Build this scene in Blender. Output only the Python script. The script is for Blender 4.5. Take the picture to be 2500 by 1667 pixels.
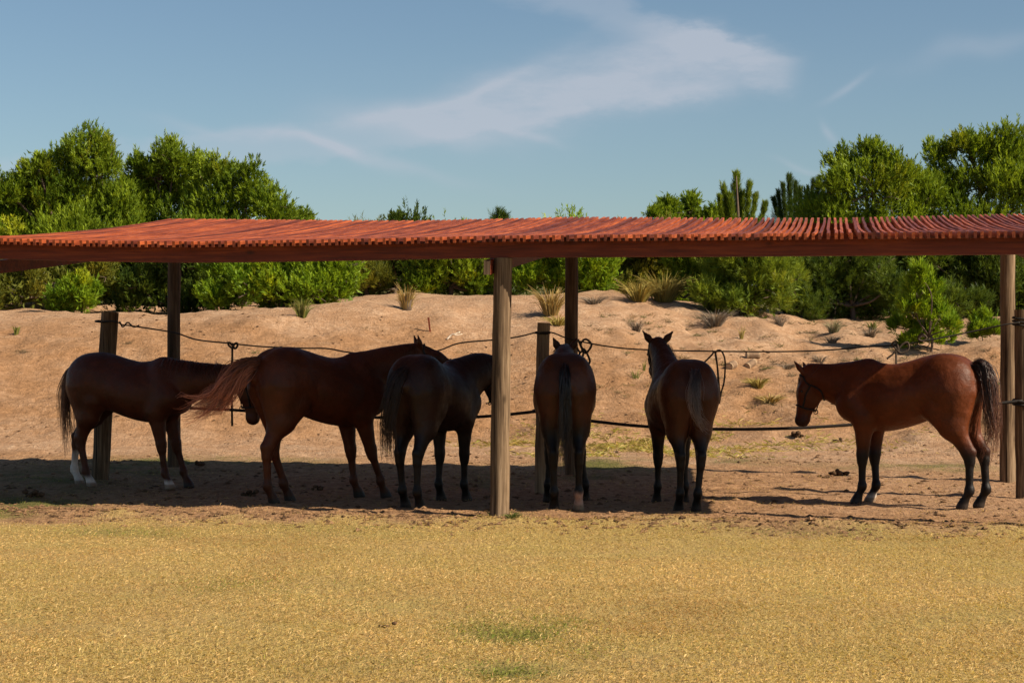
import bpy, math, random
import numpy as np
from mathutils import Vector, Matrix

for _o in list(bpy.data.objects):
    bpy.data.objects.remove(_o)
scene = bpy.context.scene
COL = scene.collection
random.seed(7)
RNG = np.random.default_rng(11)

# ------------------------------------------------------------------ camera
F = 4400.0            # focal length in photo pixels (2500 wide)
CH = 1.42             # eye height
HY = 870.0            # horizon row in the photo
cam_d = bpy.data.cameras.new('camera')
cam = bpy.data.objects.new('camera', cam_d); COL.objects.link(cam)
cam_d.sensor_width = 36.0
cam_d.lens = 36.0 * F / 2500.0
cam_d.clip_start = 0.1; cam_d.clip_end = 3000
cam.location = (0, 0, CH)
cam.rotation_euler = (math.radians(90) + math.atan((HY - 833.5) / F), 0, 0)
scene.camera = cam

# ------------------------------------------------------------------ sun, sky, exposure
SUN_EL = math.radians(36); SUN_AZ = math.radians(25)   # azimuth: from +X towards the camera side
sdir = Vector((math.cos(SUN_EL) * math.cos(SUN_AZ), -math.cos(SUN_EL) * math.sin(SUN_AZ), math.sin(SUN_EL)))
sun_d = bpy.data.lights.new('sun', 'SUN'); sun_d.energy = 5.0; sun_d.angle = math.radians(0.5)
sun_d.color = (1.0, 0.86, 0.66)
sun = bpy.data.objects.new('sun', sun_d); COL.objects.link(sun)
sun.location = (30, -10, 30)
sun.rotation_euler = sdir.to_track_quat('Z', 'Y').to_euler()

world = bpy.data.worlds.new('World'); scene.world = world; world.use_nodes = True
wn = world.node_tree; wn.nodes.clear()
def wnode(t, **kw):
    n = wn.nodes.new(t)
    for k, v in kw.items(): setattr(n, k, v)
    return n
sky = wnode('ShaderNodeTexSky', sky_type='NISHITA', sun_disc=False)
sky.sun_elevation = SUN_EL; sky.sun_rotation = math.radians(90) + SUN_AZ
sky.altitude = 0; sky.air_density = 1.0; sky.dust_density = 0.6; sky.ozone_density = 1.0
bg = wnode('ShaderNodeBackground'); bg.inputs['Strength'].default_value = 0.05
wout = wnode('ShaderNodeOutputWorld')
# thin cirrus, laid out by direction on the sky itself
tc = wnode('ShaderNodeTexCoord')
sep = wnode('ShaderNodeSeparateXYZ'); wn.links.new(tc.outputs['Generated'], sep.inputs[0])
def wmath(op, a, b=None, c=None):
    n = wnode('ShaderNodeMath', operation=op)
    for i, v in enumerate((a, b, c)):
        if v is None: continue
        if isinstance(v, (int, float)): n.inputs[i].default_value = v
        else: wn.links.new(v, n.inputs[i])
    return n.outputs[0]
ym = wmath('MAXIMUM', wmath('ABSOLUTE', sep.outputs[1]), 0.05)
U = wmath('DIVIDE', sep.outputs[0], ym)        # gnomonic coordinates of the sky ahead
V = wmath('DIVIDE', sep.outputs[2], ym)
def wisp(cx, cy, ang, la, lb, amp, hard=1.0):
    # soft streak centred on photo pixel (cx, cy)
    u0 = (cx - 1250) / F; v0 = (HY - cy) / F
    du = wmath('SUBTRACT', U, u0); dv = wmath('SUBTRACT', V, v0)
    c, s = math.cos(ang), math.sin(ang)
    a = wmath('ADD', wmath('MULTIPLY', du, c), wmath('MULTIPLY', dv, s))
    b = wmath('SUBTRACT', wmath('MULTIPLY', dv, c), wmath('MULTIPLY', du, s))
    b = wmath('ADD', b, wob)
    a = wmath('DIVIDE', a, la / F); b = wmath('DIVIDE', b, lb / F)
    r = wmath('ADD', wmath('MULTIPLY', a, a), wmath('MULTIPLY', b, b))
    e = wmath('EXPONENT', wmath('MULTIPLY', r, -hard))
    return wmath('MULTIPLY', e, amp)
comb = wnode('ShaderNodeCombineXYZ'); wn.links.new(U, comb.inputs[0]); wn.links.new(V, comb.inputs[1])
def wnoise(scale, rot, stretch, detail=6, rough=0.6, off=0):
    m = wnode('ShaderNodeMapping'); m.inputs['Rotation'].default_value = (0, 0, rot)
    m.inputs['Scale'].default_value = (1, stretch, 1); m.inputs['Location'].default_value = (off, off * .7, 0)
    wn.links.new(comb.outputs[0], m.inputs[0])
    n = wnode('ShaderNodeTexNoise'); n.inputs['Scale'].default_value = scale
    n.inputs['Detail'].default_value = detail; n.inputs['Roughness'].default_value = rough
    wn.links.new(m.outputs[0], n.inputs['Vector'])
    return n.outputs['Fac']
wob = wmath('MULTIPLY', wmath('SUBTRACT', wnoise(9, 0, 1, 3, .5, 3.1), 0.5), 0.05)
streak = wnoise(14, -0.42, 3.0, 8, 0.62, 1.3)
streak2 = wnoise(36, -0.35, 3.5, 6, 0.6, 7.7)
st = wmath('ADD', wmath('MULTIPLY', streak, 0.75), wmath('MULTIPLY', streak2, 0.35))
st = wmath('MULTIPLY', wmath('MAXIMUM', wmath('SUBTRACT', st, 0.22), 0.0), 2.2)
def wsmooth(v, lo, hi):
    n = wnode('ShaderNodeMapRange', interpolation_type='SMOOTHSTEP'); wn.links.new(v, n.inputs[0])
    n.inputs[1].default_value = lo; n.inputs[2].default_value = hi; return n.outputs[0]
big = wnoise(5, 0.2, 1.4, 4, .55, 2.3); fine_ = wnoise(22, -0.3, 2.4, 5, .6, 9.1)
wx = wmath('MULTIPLY', wmath('SUBTRACT', big, .5), 160.0); wy = wmath('MULTIPLY', wmath('SUBTRACT', fine_, .5), 120.0)
PU = wmath('ADD', wmath('ADD', wmath('MULTIPLY', U, F), 1250.0), wx)
PV = wmath('ADD', wmath('SUBTRACT', HY, wmath('MULTIPLY', V, F)), wy)
def edge(x0, y0, x1, y1, s0, s1):
    """soft half plane: 1 on the right-hand side of the line (x0,y0)->(x1,y1) as seen in the photo"""
    L = math.hypot(x1 - x0, y1 - y0); nx_, ny_ = -(y1 - y0) / L, (x1 - x0) / L
    d = wmath('ADD', wmath('MULTIPLY', wmath('SUBTRACT', PU, x0), nx_), wmath('MULTIPLY', wmath('SUBTRACT', PV, y0), ny_))
    return wsmooth(d, s0, s1)
def prod(*a):
    r = a[0]
    for q in a[1:]: r = wmath('MULTIPLY', r, q)
    return r
feather = prod(edge(850, 265, 1650, 25, -30, 130), edge(1630, 20, 1960, 135, -25, 55), edge(1990, 90, 1945, 300, -30, 150), edge(2000, 225, 900, 405, -20, 120), edge(900, 400, 820, 200, -20, 420))
feather = wmath('MULTIPLY', feather, wmath('ADD', .12, wmath('MULTIPLY', st, .80)))
rim = wmath('MULTIPLY', prod(edge(1630, 35, 1960, 150, -10, 25), edge(1960, 250, 1600, 130, -10, 60), edge(1985, 90, 1930, 300, -20, 50)), .28)
rim2 = wmath('MULTIPLY', prod(edge(1150, 255, 1800, 185, -10, 40), edge(1900, 205, 1050, 345, -15, 25), edge(1850, 100, 1850, 400, -20, 200)), .25)
parts = [wisp(1090, 315, -.12, 190, 34, 0.42), wisp(1270, 325, -.42, 85, 11, 0.40), wisp(800, 385, -0.16, 260, 16, 0.5), wisp(560, 330, -0.2, 160, 14, 0.25), wisp(960, 270, .25, 200, 30, .3), wisp(1150, 215, .33, 240, 16, .3), wisp(2060, 205, 0.6, 60, 10, 0.30), wisp(2035, 320, -.9, 30, 12, 0.3),
         wisp(2420, 110, 0.2, 190, 26, 0.22), wisp(1960, 410, -.2, 60, 8, 0.25), wisp(1330, 260, 0.12, 560, 130, 0.10)]
tot = wmath('MULTIPLY', feather, 0.9)
tot = wmath('ADD', tot, rim); tot = wmath('ADD', tot, rim2)
for q in parts: tot = wmath('ADD', tot, wmath('MULTIPLY', q, wmath('ADD', .45, wmath('MULTIPLY', st, .7))))
ahead = wmath('GREATER_THAN', sep.outputs[1], 0.05)
mask = wmath('MULTIPLY', wmath('MINIMUM', tot, 0.72), ahead)
mix = wnode('ShaderNodeMixRGB'); mix.inputs['Color2'].default_value = (5.3, 5.65, 6.45, 1)
hsv = wnode('ShaderNodeHueSaturation'); hsv.inputs['Saturation'].default_value = 1.0; hsv.inputs['Value'].default_value = 0.90
wn.links.new(sky.outputs[0], hsv.inputs['Color'])
tint = wnode('ShaderNodeMixRGB', blend_type='MULTIPLY'); tint.inputs['Fac'].default_value = 1.0; tint.inputs['Color2'].default_value = (.93, 1.02, 1.06, 1)
wn.links.new(hsv.outputs[0], tint.inputs['Color1'])
wn.links.new(tint.outputs[0], mix.inputs['Color1'])
wn.links.new(mask, mix.inputs['Fac'])
wn.links.new(mix.outputs[0], bg.inputs['Color'])
wn.links.new(bg.outputs[0], wout.inputs[0])

vs = scene.view_settings
vs.view_transform = 'Standard'; vs.look = 'None'; vs.gamma = 1.0; vs.use_curve_mapping = False
vs.exposure = 0.95
scene.render.engine = 'CYCLES'
scene.render.resolution_x = 1024; scene.render.resolution_y = 682

# ------------------------------------------------------------------ small helpers
def P(x, y, Z):
    """photo pixel at depth Z -> world point"""
    return np.array([(x - 1250) / F * Z, Z, CH - (y - HY) / F * Z])

def tag(o, label=None, cat=None, group=None, kind=None):
    if label: o['label'] = label
    if cat: o['category'] = cat
    if group: o['group'] = group
    if kind: o['kind'] = kind
    return o

def empty(name, loc=(0, 0, 0), rz=0.0):
    o = bpy.data.objects.new(name, None); COL.objects.link(o)
    o.location = loc; o.rotation_euler = (0, 0, rz); o.empty_display_size = .2
    return o

def mesh_np(name, verts, faces, mat=None, parent=None, smooth=False, colors=None, colname='Col'):
    """verts (N,3); faces (M,k) int array of one arity, or list of such arrays"""
    if not isinstance(faces, list): faces = [faces]
    faces = [np.asarray(f, dtype=np.int32) for f in faces if len(f)]
    me = bpy.data.meshes.new(name)
    verts = np.asarray(verts, dtype=np.float32)
    nl = sum(f.size for f in faces); nf = sum(len(f) for f in faces)
    me.vertices.add(len(verts)); me.loops.add(nl); me.polygons.add(nf)
    me.vertices.foreach_set('co', verts.ravel())
    me.loops.foreach_set('vertex_index', np.concatenate([f.ravel() for f in faces]))
    tot = np.concatenate([np.full(len(f), f.shape[1], np.int32) for f in faces])
    st = np.concatenate([[0], np.cumsum(tot)[:-1]]).astype(np.int32)
    me.polygons.foreach_set('loop_start', st)
    me.polygons.foreach_set('loop_total', tot)
    me.polygons.foreach_set('use_smooth', np.full(nf, bool(smooth)))
    me.update(calc_edges=True)
    if colors is not None:
        ca = me.color_attributes.new(colname, 'FLOAT_COLOR', 'POINT')
        c = np.ones((len(verts), 4), np.float32); c[:, :3] = colors
        ca.data.foreach_set('color', c.ravel())
    if mat: me.materials.append(mat)
    o = bpy.data.objects.new(name, me); COL.objects.link(o)
    if parent: o.parent = parent
    return o

def catmull(pts, n):
    pts = np.asarray(pts, float)
    k = len(pts)
    if k == 2:
        t = np.linspace(0, 1, n)[:, None]
        return pts[0] * (1 - t) + pts[1] * t
    ext = np.vstack([2 * pts[0] - pts[1], pts, 2 * pts[-1] - pts[-2]])
    u = np.linspace(0, k - 1, n); i = np.minimum(u.astype(int), k - 2); f = (u - i)[:, None]
    p0, p1, p2, p3 = ext[i], ext[i + 1], ext[i + 2], ext[i + 3]
    return .5 * ((2 * p1) + (-p0 + p2) * f + (2 * p0 - 5 * p1 + 4 * p2 - p3) * f ** 2 + (-p0 + 3 * p1 - 3 * p2 + p3) * f ** 3)

def tube(pts, radii, sides=6, cap=True, squash=None):
    """returns verts, [quads, tris]"""
    pts = np.asarray(pts, float); n = len(pts)
    radii = np.broadcast_to(np.asarray(radii, float), (n,))
    tan = np.gradient(pts, axis=0); tan /= np.linalg.norm(tan, axis=1)[:, None] + 1e-9
    ref = np.array([0, 0, 1.0]) if abs(tan[0][2]) < .9 else np.array([1.0, 0, 0])
    side = np.cross(tan[0], ref); side /= np.linalg.norm(side)
    vs_, ang = [], np.arange(sides) * 2 * math.pi / sides
    for i in range(n):
        side = side - tan[i] * np.dot(side, tan[i]); side /= np.linalg.norm(side) + 1e-9
        up = np.cross(tan[i], side)
        vs_.append(pts[i] + radii[i] * (np.cos(ang)[:, None] * side + np.sin(ang)[:, None] * up))
    V = np.vstack(vs_)
    q = []
    for i in range(n - 1):
        for j in range(sides):
            a = i * sides + j; b = i * sides + (j + 1) % sides
            q.append((a, b, b + sides, a + sides))
    q = np.array(q, np.int32)
    t = np.zeros((0, 3), np.int32)
    if cap:
        V = np.vstack([V, pts[0], pts[-1]]); c0, c1 = len(V) - 2, len(V) - 1
        tt = []
        for j in range(sides):
            k = (j + 1) % sides
            tt.append((c0, k, j)); tt.append((c1, (n - 1) * sides + j, (n - 1) * sides + k))
        t = np.array(tt, np.int32)
    return V, q, t

class MB:
    def __init__(s): s.v, s.q, s.t, s.n, s.c = [], [], [], 0, []
    def add(s, v, q=None, t=None, col=None):
        s.v.append(np.asarray(v, float))
        if q is not None and len(q): s.q.append(np.asarray(q) + s.n)
        if t is not None and len(t): s.t.append(np.asarray(t) + s.n)
        s.c.append(np.broadcast_to(np.asarray(col if col is not None else (1, 1, 1), float), (len(v), 3)))
        s.n += len(v)
    def tube(s, pts, r, sides=6, col=None): s.add(*tube(pts, r, sides), col=col)
    def box(s, lo, hi, col=None):
        x0, y0, z0 = lo; x1, y1, z1 = hi
        v = [(x0, y0, z0), (x1, y0, z0), (x1, y1, z0), (x0, y1, z0), (x0, y0, z1), (x1, y0, z1), (x1, y1, z1), (x0, y1, z1)]
        s.add(v, [(0, 3, 2, 1), (4, 5, 6, 7), (0, 1, 5, 4), (1, 2, 6, 5), (2, 3, 7, 6), (3, 0, 4, 7)], col=col)
    def build(s, name, mat, parent=None, smooth=False, colors=True):
        f = []
        if s.q: f.append(np.vstack(s.q))
        if s.t: f.append(np.vstack(s.t))
        return mesh_np(name, np.vstack(s.v), f, mat, parent, smooth, np.vstack(s.c) if colors else None)

# value noise --------------------------------------------------------
_perm = RNG.random((256, 256))
def vnoise(x, y):
    x = np.asarray(x, float); y = np.asarray(y, float)
    xi = np.floor(x).astype(int); yi = np.floor(y).astype(int)
    fx = x - xi; fy = y - yi
    fx = fx * fx * (3 - 2 * fx); fy = fy * fy * (3 - 2 * fy)
    a = _perm[xi & 255, yi & 255]; b = _perm[(xi + 1) & 255, yi & 255]
    c = _perm[xi & 255, (yi + 1) & 255]; d = _perm[(xi + 1) & 255, (yi + 1) & 255]
    return (a * (1 - fx) + b * fx) * (1 - fy) + (c * (1 - fx) + d * fx) * fy - .5
def fbm(x, y, oct=4, gain=.5):
    s = 0; a = 1.0
    for i in range(oct):
        s = s + a * vnoise(x * 2 ** i + 17.3 * i, y * 2 ** i + 5.1 * i); a *= gain
    return s
def sstep(a, b, x):
    t = np.clip((x - a) / (b - a), 0, 1); return t * t * (3 - 2 * t)

# ------------------------------------------------------------------ materials
def mat_new(name):
    m = bpy.data.materials.new(name); m.use_nodes = True
    nt = m.node_tree; nt.nodes.clear()
    out = nt.nodes.new('ShaderNodeOutputMaterial')
    b = nt.nodes.new('ShaderNodeBsdfPrincipled')
    nt.links.new(b.outputs[0], out.inputs[0])
    return m, nt, b, out
class NT:
    def __init__(s, nt): s.nt = nt
    def n(s, t, **kw):
        n = s.nt.nodes.new(t)
        for k, v in kw.items(): setattr(n, k, v)
        return n
    def link(s, a, b): s.nt.links.new(a, b)
    def val(s, sock, v):
        if hasattr(v, 'links') or isinstance(v, bpy.types.NodeSocket): s.link(v, sock)
        else: sock.default_value = v
    def math(s, op, a, b=0.0, clamp=False):
        n = s.n('ShaderNodeMath', operation=op, use_clamp=clamp); s.val(n.inputs[0], a); s.val(n.inputs[1], b); return n.outputs[0]
    def mix(s, f, a, b, mode='MIX'):
        n = s.n('ShaderNodeMixRGB', blend_type=mode); s.val(n.inputs[0], f)
        for i, v in ((1, a), (2, b)):
            if isinstance(v, tuple): n.inputs[i].default_value = (*v, 1)
            else: s.link(v, n.inputs[i])
        return n.outputs[0]
    def coord(s, kind='Object', scale=(1, 1, 1), rot=(0, 0, 0)):
        t = s.n('ShaderNodeTexCoord'); m = s.n('ShaderNodeMapping')
        m.inputs['Scale'].default_value = scale; m.inputs['Rotation'].default_value = rot
        s.link(t.outputs[kind], m.inputs[0]); return m.outputs[0]
    def noise(s, vec, scale, detail=4, rough=.55, dist=0.0):
        n = s.n('ShaderNodeTexNoise'); n.inputs['Scale'].default_value = scale; n.inputs['Detail'].default_value = detail
        n.inputs['Roughness'].default_value = rough; n.inputs['Distortion'].default_value = dist
        s.link(vec, n.inputs['Vector']); return n.outputs['Fac']
    def ramp(s, fac, stops):
        r = s.n('ShaderNodeValToRGB'); e = r.color_ramp.elements
        while len(e) < len(stops): e.new(.5)
        for i, (p, c) in enumerate(stops):
            e[i].position = p; e[i].color = (*c, 1) if isinstance(c, tuple) else (c, c, c, 1)
        s.link(fac, r.inputs[0]); return r.outputs[0]
    def attr(s, name='Col'):
        a = s.n('ShaderNodeAttribute'); a.attribute_name = name; return a.outputs['Color']
    def bump(s, h, strength, dist, bsdf):
        b = s.n('ShaderNodeBump'); b.inputs['Strength'].default_value = strength; b.inputs['Distance'].default_value = dist
        s.link(h, b.inputs['Height']); s.link(b.outputs[0], bsdf.inputs['Normal'])

def m_wood(name, c0, c1, c2, axis, rough=.6, grain=1.0, rnd=.5, crack=0.0, spec=.3):
    m, nt, b, _ = mat_new(name); t = NT(nt)
    sc = [38, 38, 38]; sc[axis] = 1.6
    v0 = t.coord('Object', tuple(sc))
    oi = t.n('ShaderNodeObjectInfo')
    add = t.n('ShaderNodeVectorMath', operation='ADD'); t.link(v0, add.inputs[0])
    sv = t.n('ShaderNodeVectorMath', operation='SCALE'); sv.inputs[0].default_value = (31, 17, 23); t.link(oi.outputs['Random'], sv.inputs['Scale'])
    t.link(sv.outputs[0], add.inputs[1]); v = add.outputs[0]
    g = t.noise(v, 1.0, 5, .65, .4)
    sc2 = [6, 6, 6]; sc2[axis] = .9
    big = t.noise(t.coord('Object', tuple(sc2)), 1.0, 3, .6)
    f = t.math('ADD', t.math('MULTIPLY', g, .65), t.math('MULTIPLY', big, .35))
    col = t.ramp(f, [(.36, c0), (.5, c1), (.64, c2)])
    if rnd: col = t.mix(t.math('MULTIPLY', oi.outputs['Random'], rnd), col, c0, 'MIX')
    else:      # every slat took the stain differently and has weathered differently
        wn_ = t.n('ShaderNodeTexWhiteNoise', noise_dimensions='1D'); t.link(oi.outputs['Random'], wn_.inputs['W'])
        tone = t.ramp(wn_.outputs['Value'], [(0.0, (.38, .34, .45)), (.22, (.70, .62, .75)), (.5, (1.0, .95, .95)), (.75, (1.12, 1.0, .8)), (1.0, (1.4, 1.3, 1.1))])
        col = t.mix(1.0, col, tone, 'MULTIPLY')
    if crack:
        sc3 = [26, 26, 26]; sc3[axis] = .45
        cr = t.noise(t.coord('Object', tuple(sc3)), 1.0, 2, .5)
        cm = t.ramp(cr, [(.30, 1.0), (.37, 0.0)])
        cmf = t.n('ShaderNodeRGBToBW'); t.link(cm, cmf.inputs[0])
        col = t.mix(t.math('MULTIPLY', cmf.outputs[0], crack), col, (.012, .008, .006))
    # knots
    sc4 = [5, 5, 5]; sc4[axis] = 2.2
    vo = t.n('ShaderNodeTexVoronoi'); vo.inputs['Scale'].default_value = 1.0; t.link(t.coord('Object', tuple(sc4)), vo.inputs['Vector'])
    kn = t.ramp(vo.outputs['Distance'], [(.05, 1.0), (.13, 0.0)])
    kb = t.n('ShaderNodeRGBToBW'); t.link(kn, kb.inputs[0])
    col = t.mix(t.math('MULTIPLY', kb.outputs[0], .7), col, tuple(x * .35 for x in c0))
    t.link(col, b.inputs['Base Color'])
    b.inputs['Roughness'].default_value = rough; b.inputs['Specular IOR Level'].default_value = spec
    t.bump(g, .45 * grain, .004, b)
    return m

M = {}
M['red_wood'] = m_wood('red_stained_wood', (.055, .009, .0035), (.14, .022, .006), (.25, .052, .013), 0, .55, 1, .2)
M['slat_wood'] = m_wood('slat_wood', (.075, .015, .007), (.205, .047, .017), (.34, .098, .038), 1, .5, 1, .0, spec=.25)
M['post_wood'] = m_wood('weathered_post_wood', (.035, .022, .014), (.13, .086, .052), (.27, .19, .12), 2, .9, 2.4, .1, crack=.95, spec=.1)
M['old_wood'] = m_wood('old_grey_wood', (.03, .02, .013), (.085, .056, .036), (.16, .11, .07), 2, .9, 1.6, .2, crack=.9, spec=.12)

M['sunlit_pale_wood'] = m_wood('sunlit_fence_wood', (.11, .075, .047), (.25, .175, .11), (.38, .28, .18), 2, .9, 2.0, .1, crack=.9, spec=.1)  # paler post wood for the middle post, its partial sunlight put into the colour

def m_simple(name, col, rough=.7, var=.3, scale=12, spec=.3, vcol=False, bump=0.0, bscale=60):
    m, nt, b, _ = mat_new(name); t = NT(nt)
    n = t.noise(t.coord('Object'), scale, 4, .6)
    base = t.attr() if vcol else None
    dark = t.ramp(n, [(.25, 1 - var), (.75, 1 + var * .6)])
    c = t.mix(1.0, base if vcol else col, dark, 'MULTIPLY')
    t.link(c, b.inputs['Base Color']); b.inputs['Roughness'].default_value = rough; b.inputs['Specular IOR Level'].default_value = spec
    if bump: t.bump(t.noise(t.coord('Object'), bscale, 5, .6), bump, .01, b)
    return m
M['rope_dark'] = m_simple('dark_rope', (.022, .018, .016), .8, .4, 40)
M['rope'] = m_simple('brown_rope', (.06, .042, .03), .9, .5, 60)
M['strap'] = m_simple('halter_strap', (.012, .010, .010), .6, .3, 40)
M['metal'] = m_simple('dull_metal', (.35, .34, .33), .4, .2, 40)
M['clod'] = m_simple('clods', None, .95, .4, 30, .1, True, .6, 90)
M['eye'] = m_simple('eye', (.006, .004, .004), .08, .1, 5, .6)
M['log'] = m_simple('cut_log', None, .85, .35, 22, .15, True, .5, 60)

def m_coat():
    m, nt, b, _ = mat_new('horse_coat'); t = NT(nt)
    c = t.attr()
    n = t.noise(t.coord('Object', (1, 1, 1)), 5, 4, .6)
    f = t.noise(t.coord('Object', (60, 60, 14)), 3, 3, .6)
    k = t.ramp(n, [(.28, .72), (.72, 1.25)])
    c = t.mix(1.0, c, k, 'MULTIPLY')
    k2 = t.ramp(f, [(.3, .82), (.7, 1.12)])
    c = t.mix(1.0, c, k2, 'MULTIPLY')
    t.link(c, b.inputs['Base Color'])
    d1 = t.noise(t.coord('Object', (1, 1, 1.6)), 9, 6, .7); dm = t.ramp(d1, [(.48, 0.0), (.72, .30)])
    c = t.mix(dm, c, t.mix(1.0, c, (2.2, 2.0, 1.9), 'MULTIPLY')); t.link(c, b.inputs['Base Color'])
    r_ = t.ramp(d1, [(.3, .36), (.7, .60)]); t.link(r_, b.inputs['Roughness']); b.inputs['Specular IOR Level'].default_value = .22
    mus = t.noise(t.coord('Object', (1, 1, .8)), 7, 3, .5)
    h = t.math('ADD', t.math('MULTIPLY', f, .12), mus)
    t.bump(h, .6, .035, b)
    return m
M['coat'] = m_coat()
def m_hair():
    m, nt, b, _ = mat_new('horse_hair'); t = NT(nt)
    t.link(t.attr(), b.inputs['Base Color'])
    b.inputs['Roughness'].default_value = .38; b.inputs['Specular IOR Level'].default_value = .5
    return m
M['hair'] = m_hair()
def m_leaf(name, trans=.25, rough=.5):
    m, nt, b, out = mat_new(name); t = NT(nt)
    c = t.attr(); t.link(c, b.inputs['Base Color'])
    b.inputs['Roughness'].default_value = rough; b.inputs['Specular IOR Level'].default_value = .12
    tr = t.n('ShaderNodeBsdfTranslucent'); t.link(t.mix(1.0, c, (1.25, 1.15, .5), 'MULTIPLY'), tr.inputs[0])
    mx = t.n('ShaderNodeMixShader'); mx.inputs[0].default_value = trans
    t.link(b.outputs[0], mx.inputs[1]); t.link(tr.outputs[0], mx.inputs[2]); t.link(mx.outputs[0], out.inputs[0])
    return m
M['leaf'] = m_leaf('leaf', .38, .45)
M['grass'] = m_leaf('grass_blade', .42, .75)
M['bark'] = m_simple('bark', (.11, .08, .06), .9, .4, 30, .1, False, .8, 40)

def m_ground():
    m, nt, b, _ = mat_new('ground_soil'); t = NT(nt)
    z = t.n('ShaderNodeSeparateColor'); t.link(t.attr('zone'), z.inputs[0])
    R, G, B = z.outputs
    v = t.coord('Object')
    n1 = t.noise(v, 1.3, 6, .6); n2 = t.noise(v, 9, 5, .65); n3 = t.noise(v, 70, 4, .7)
    n4 = t.noise(t.coord('Object', (1, .35, 1)), 22, 5, .7)
    # sand
    sand = t.ramp(n2, [(.30, (.25, .148, .084)), (.5, (.365, .235, .146)), (.70, (.47, .325, .218))])
    sand = t.mix(t.ramp(n1, [(.35, 0.0), (.65, .75)]), sand, (.29, .165, .09))
    sand = t.mix(t.ramp(n4, [(.60, 0.0), (.72, .55)]), sand, (.15, .08, .038))
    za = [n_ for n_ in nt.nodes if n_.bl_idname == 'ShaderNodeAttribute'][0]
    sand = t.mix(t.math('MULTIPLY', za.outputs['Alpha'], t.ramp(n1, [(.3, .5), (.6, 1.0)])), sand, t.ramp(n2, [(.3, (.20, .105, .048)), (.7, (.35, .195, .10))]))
    dirt = t.ramp(n2, [(.25, (.16, .084, .042)), (.5, (.30, .17, .088)), (.75, (.42, .255, .145))])
    dirt = t.mix(t.ramp(n4, [(.5, 0.0), (.7, .6)]), dirt, (.10, .055, .03))
    straw = t.ramp(n3, [(.25, (.20, .12, .045)), (.5, (.38, .26, .10)), (.78, (.50, .37, .16))])
    straw = t.mix(t.ramp(n1, [(.35, 0.0), (.75, .5)]), straw, (.30, .26, .07))
    straw = t.mix(t.ramp(n4, [(.5, 0.0), (.7, .6)]), straw, (.17, .09, .04))
    green = t.ramp(n3, [(.25, (.03, .045, .012)), (.75, (.11, .13, .03))])
    c = t.mix(G, sand, dirt); c = t.mix(R, c, straw)
    c = t.mix(B, c, green)
    t.link(c, b.inputs['Base Color']); b.inputs['Roughness'].default_value = .95; b.inputs['Specular IOR Level'].default_value = .1
    h = t.math('ADD', t.math('MULTIPLY', n2, .6), t.math('MULTIPLY', n3, .25))
    h = t.math('ADD', h, t.math('MULTIPLY', n4, .5))
    t.bump(h, 1.0, .07, b)
    return m
M['ground'] = m_ground()

# ------------------------------------------------------------------ the ground: one sheet from behind the camera to the horizon
def dune_top(X, Y):
    x = X / np.maximum(Y, 5) * F + 1250
    return np.interp(x, [-800, 0, 400, 900, 1200, 1500, 1700, 2000, 2500, 3300], [2.62, 2.58, 2.55, 2.78, 2.80, 2.86, 2.62, 2.36, 2.34, 2.34])
def terr_base(X, Y):
    X = np.asarray(X, float); Y = np.asarray(Y, float)
    z = .09 * sstep(18.0, 23.5, Y)
    x = X / np.maximum(Y, 5) * F + 1250
    y0 = np.interp(x, [-500, 0, 600, 1200, 1700, 2100, 2600], [25.5, 25.5, 26.5, 27, 26, 25, 24.5])
    y1 = np.interp(x, [-500, 0, 600, 1200, 1700, 2100, 2600], [36.5, 36.5, 36, 38.5, 40, 40.5, 40])
    z = z + 1.1 * sstep(49, 62, Y)
    s = np.clip((Y - y0) / (y1 - y0), 0, 1)
    prof = s * s * (3 - 2 * s) * .55 + s * .45
    z = z + prof * (dune_top(X, Y) - .35) + .35 * sstep(36, 46, Y) + .012 * np.clip(Y - 46, 0, 60)
    return z
def terr(X, Y):
    X = np.asarray(X, float); Y = np.asarray(Y, float)
    z = terr_base(X, Y)
    slope = sstep(24, 28, Y) * (1 - sstep(60, 90, Y))
    x = X / np.maximum(Y, 5) * F + 1250
    right = sstep(1200, 1700, x)
    z = z + slope * (fbm(X * .35 + 3, Y * .35, 3) * .20 + fbm(X * 1.3, Y * .9 + 9, 4) * (.09 + .10 * right))
    # footprints and trampled sand
    tr = sstep(21.5, 24, Y) * (1 - .5 * sstep(33, 38, Y))
    z = z + tr * (np.abs(fbm(X * 3.0 + 40, Y * 2.0, 3)) * -.085 + .018)
    z = z + tr * fbm(X * 6, Y * 5, 2) * .025
    # wheel ruts along the foot of the dune (right)
    d = Y + .18 * X
    for c, a, w in ((24.6, .07, .16), (25.2, .06, .14)):
        z = z - a * right * np.exp(-((d - c + .25 * vnoise(X * .8, X * 0)) / w) ** 2)
    # trampled dirt under the roof
    dt = sstep(15.2, 16.2, Y + .18 * X) * (1 - sstep(22, 24, Y))
    z = z + dt * (np.abs(fbm(X * 2.6 + 7, Y * 2.6, 3)) * .06 - .012 + fbm(X * 8, Y * 8, 2) * .016)
    # slight hump of kicked-out soil at the edge of the grass
    hump = np.exp(-((Y + .18 * X - 15.45) / .25) ** 2)
    z = z + hump * (.035 + .05 * fbm(X * 4, Y * 4, 3))
    z = z + (1 - sstep(14, 16, Y)) * fbm(X * 1.1, Y * 1.1, 2) * .02
    return z
def hit(x, y, zmin=14.0, zmax=60.0):
    """where the photo pixel's ray meets the ground"""
    Z = np.arange(zmin, zmax, .03)
    p = P(x, y, Z)
    d = p[2] - terr(p[0], Z)
    i = np.argmax(d < 0)
    return np.array([p[0][i], Z[i], float(terr(p[0][i], Z[i]))])

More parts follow.
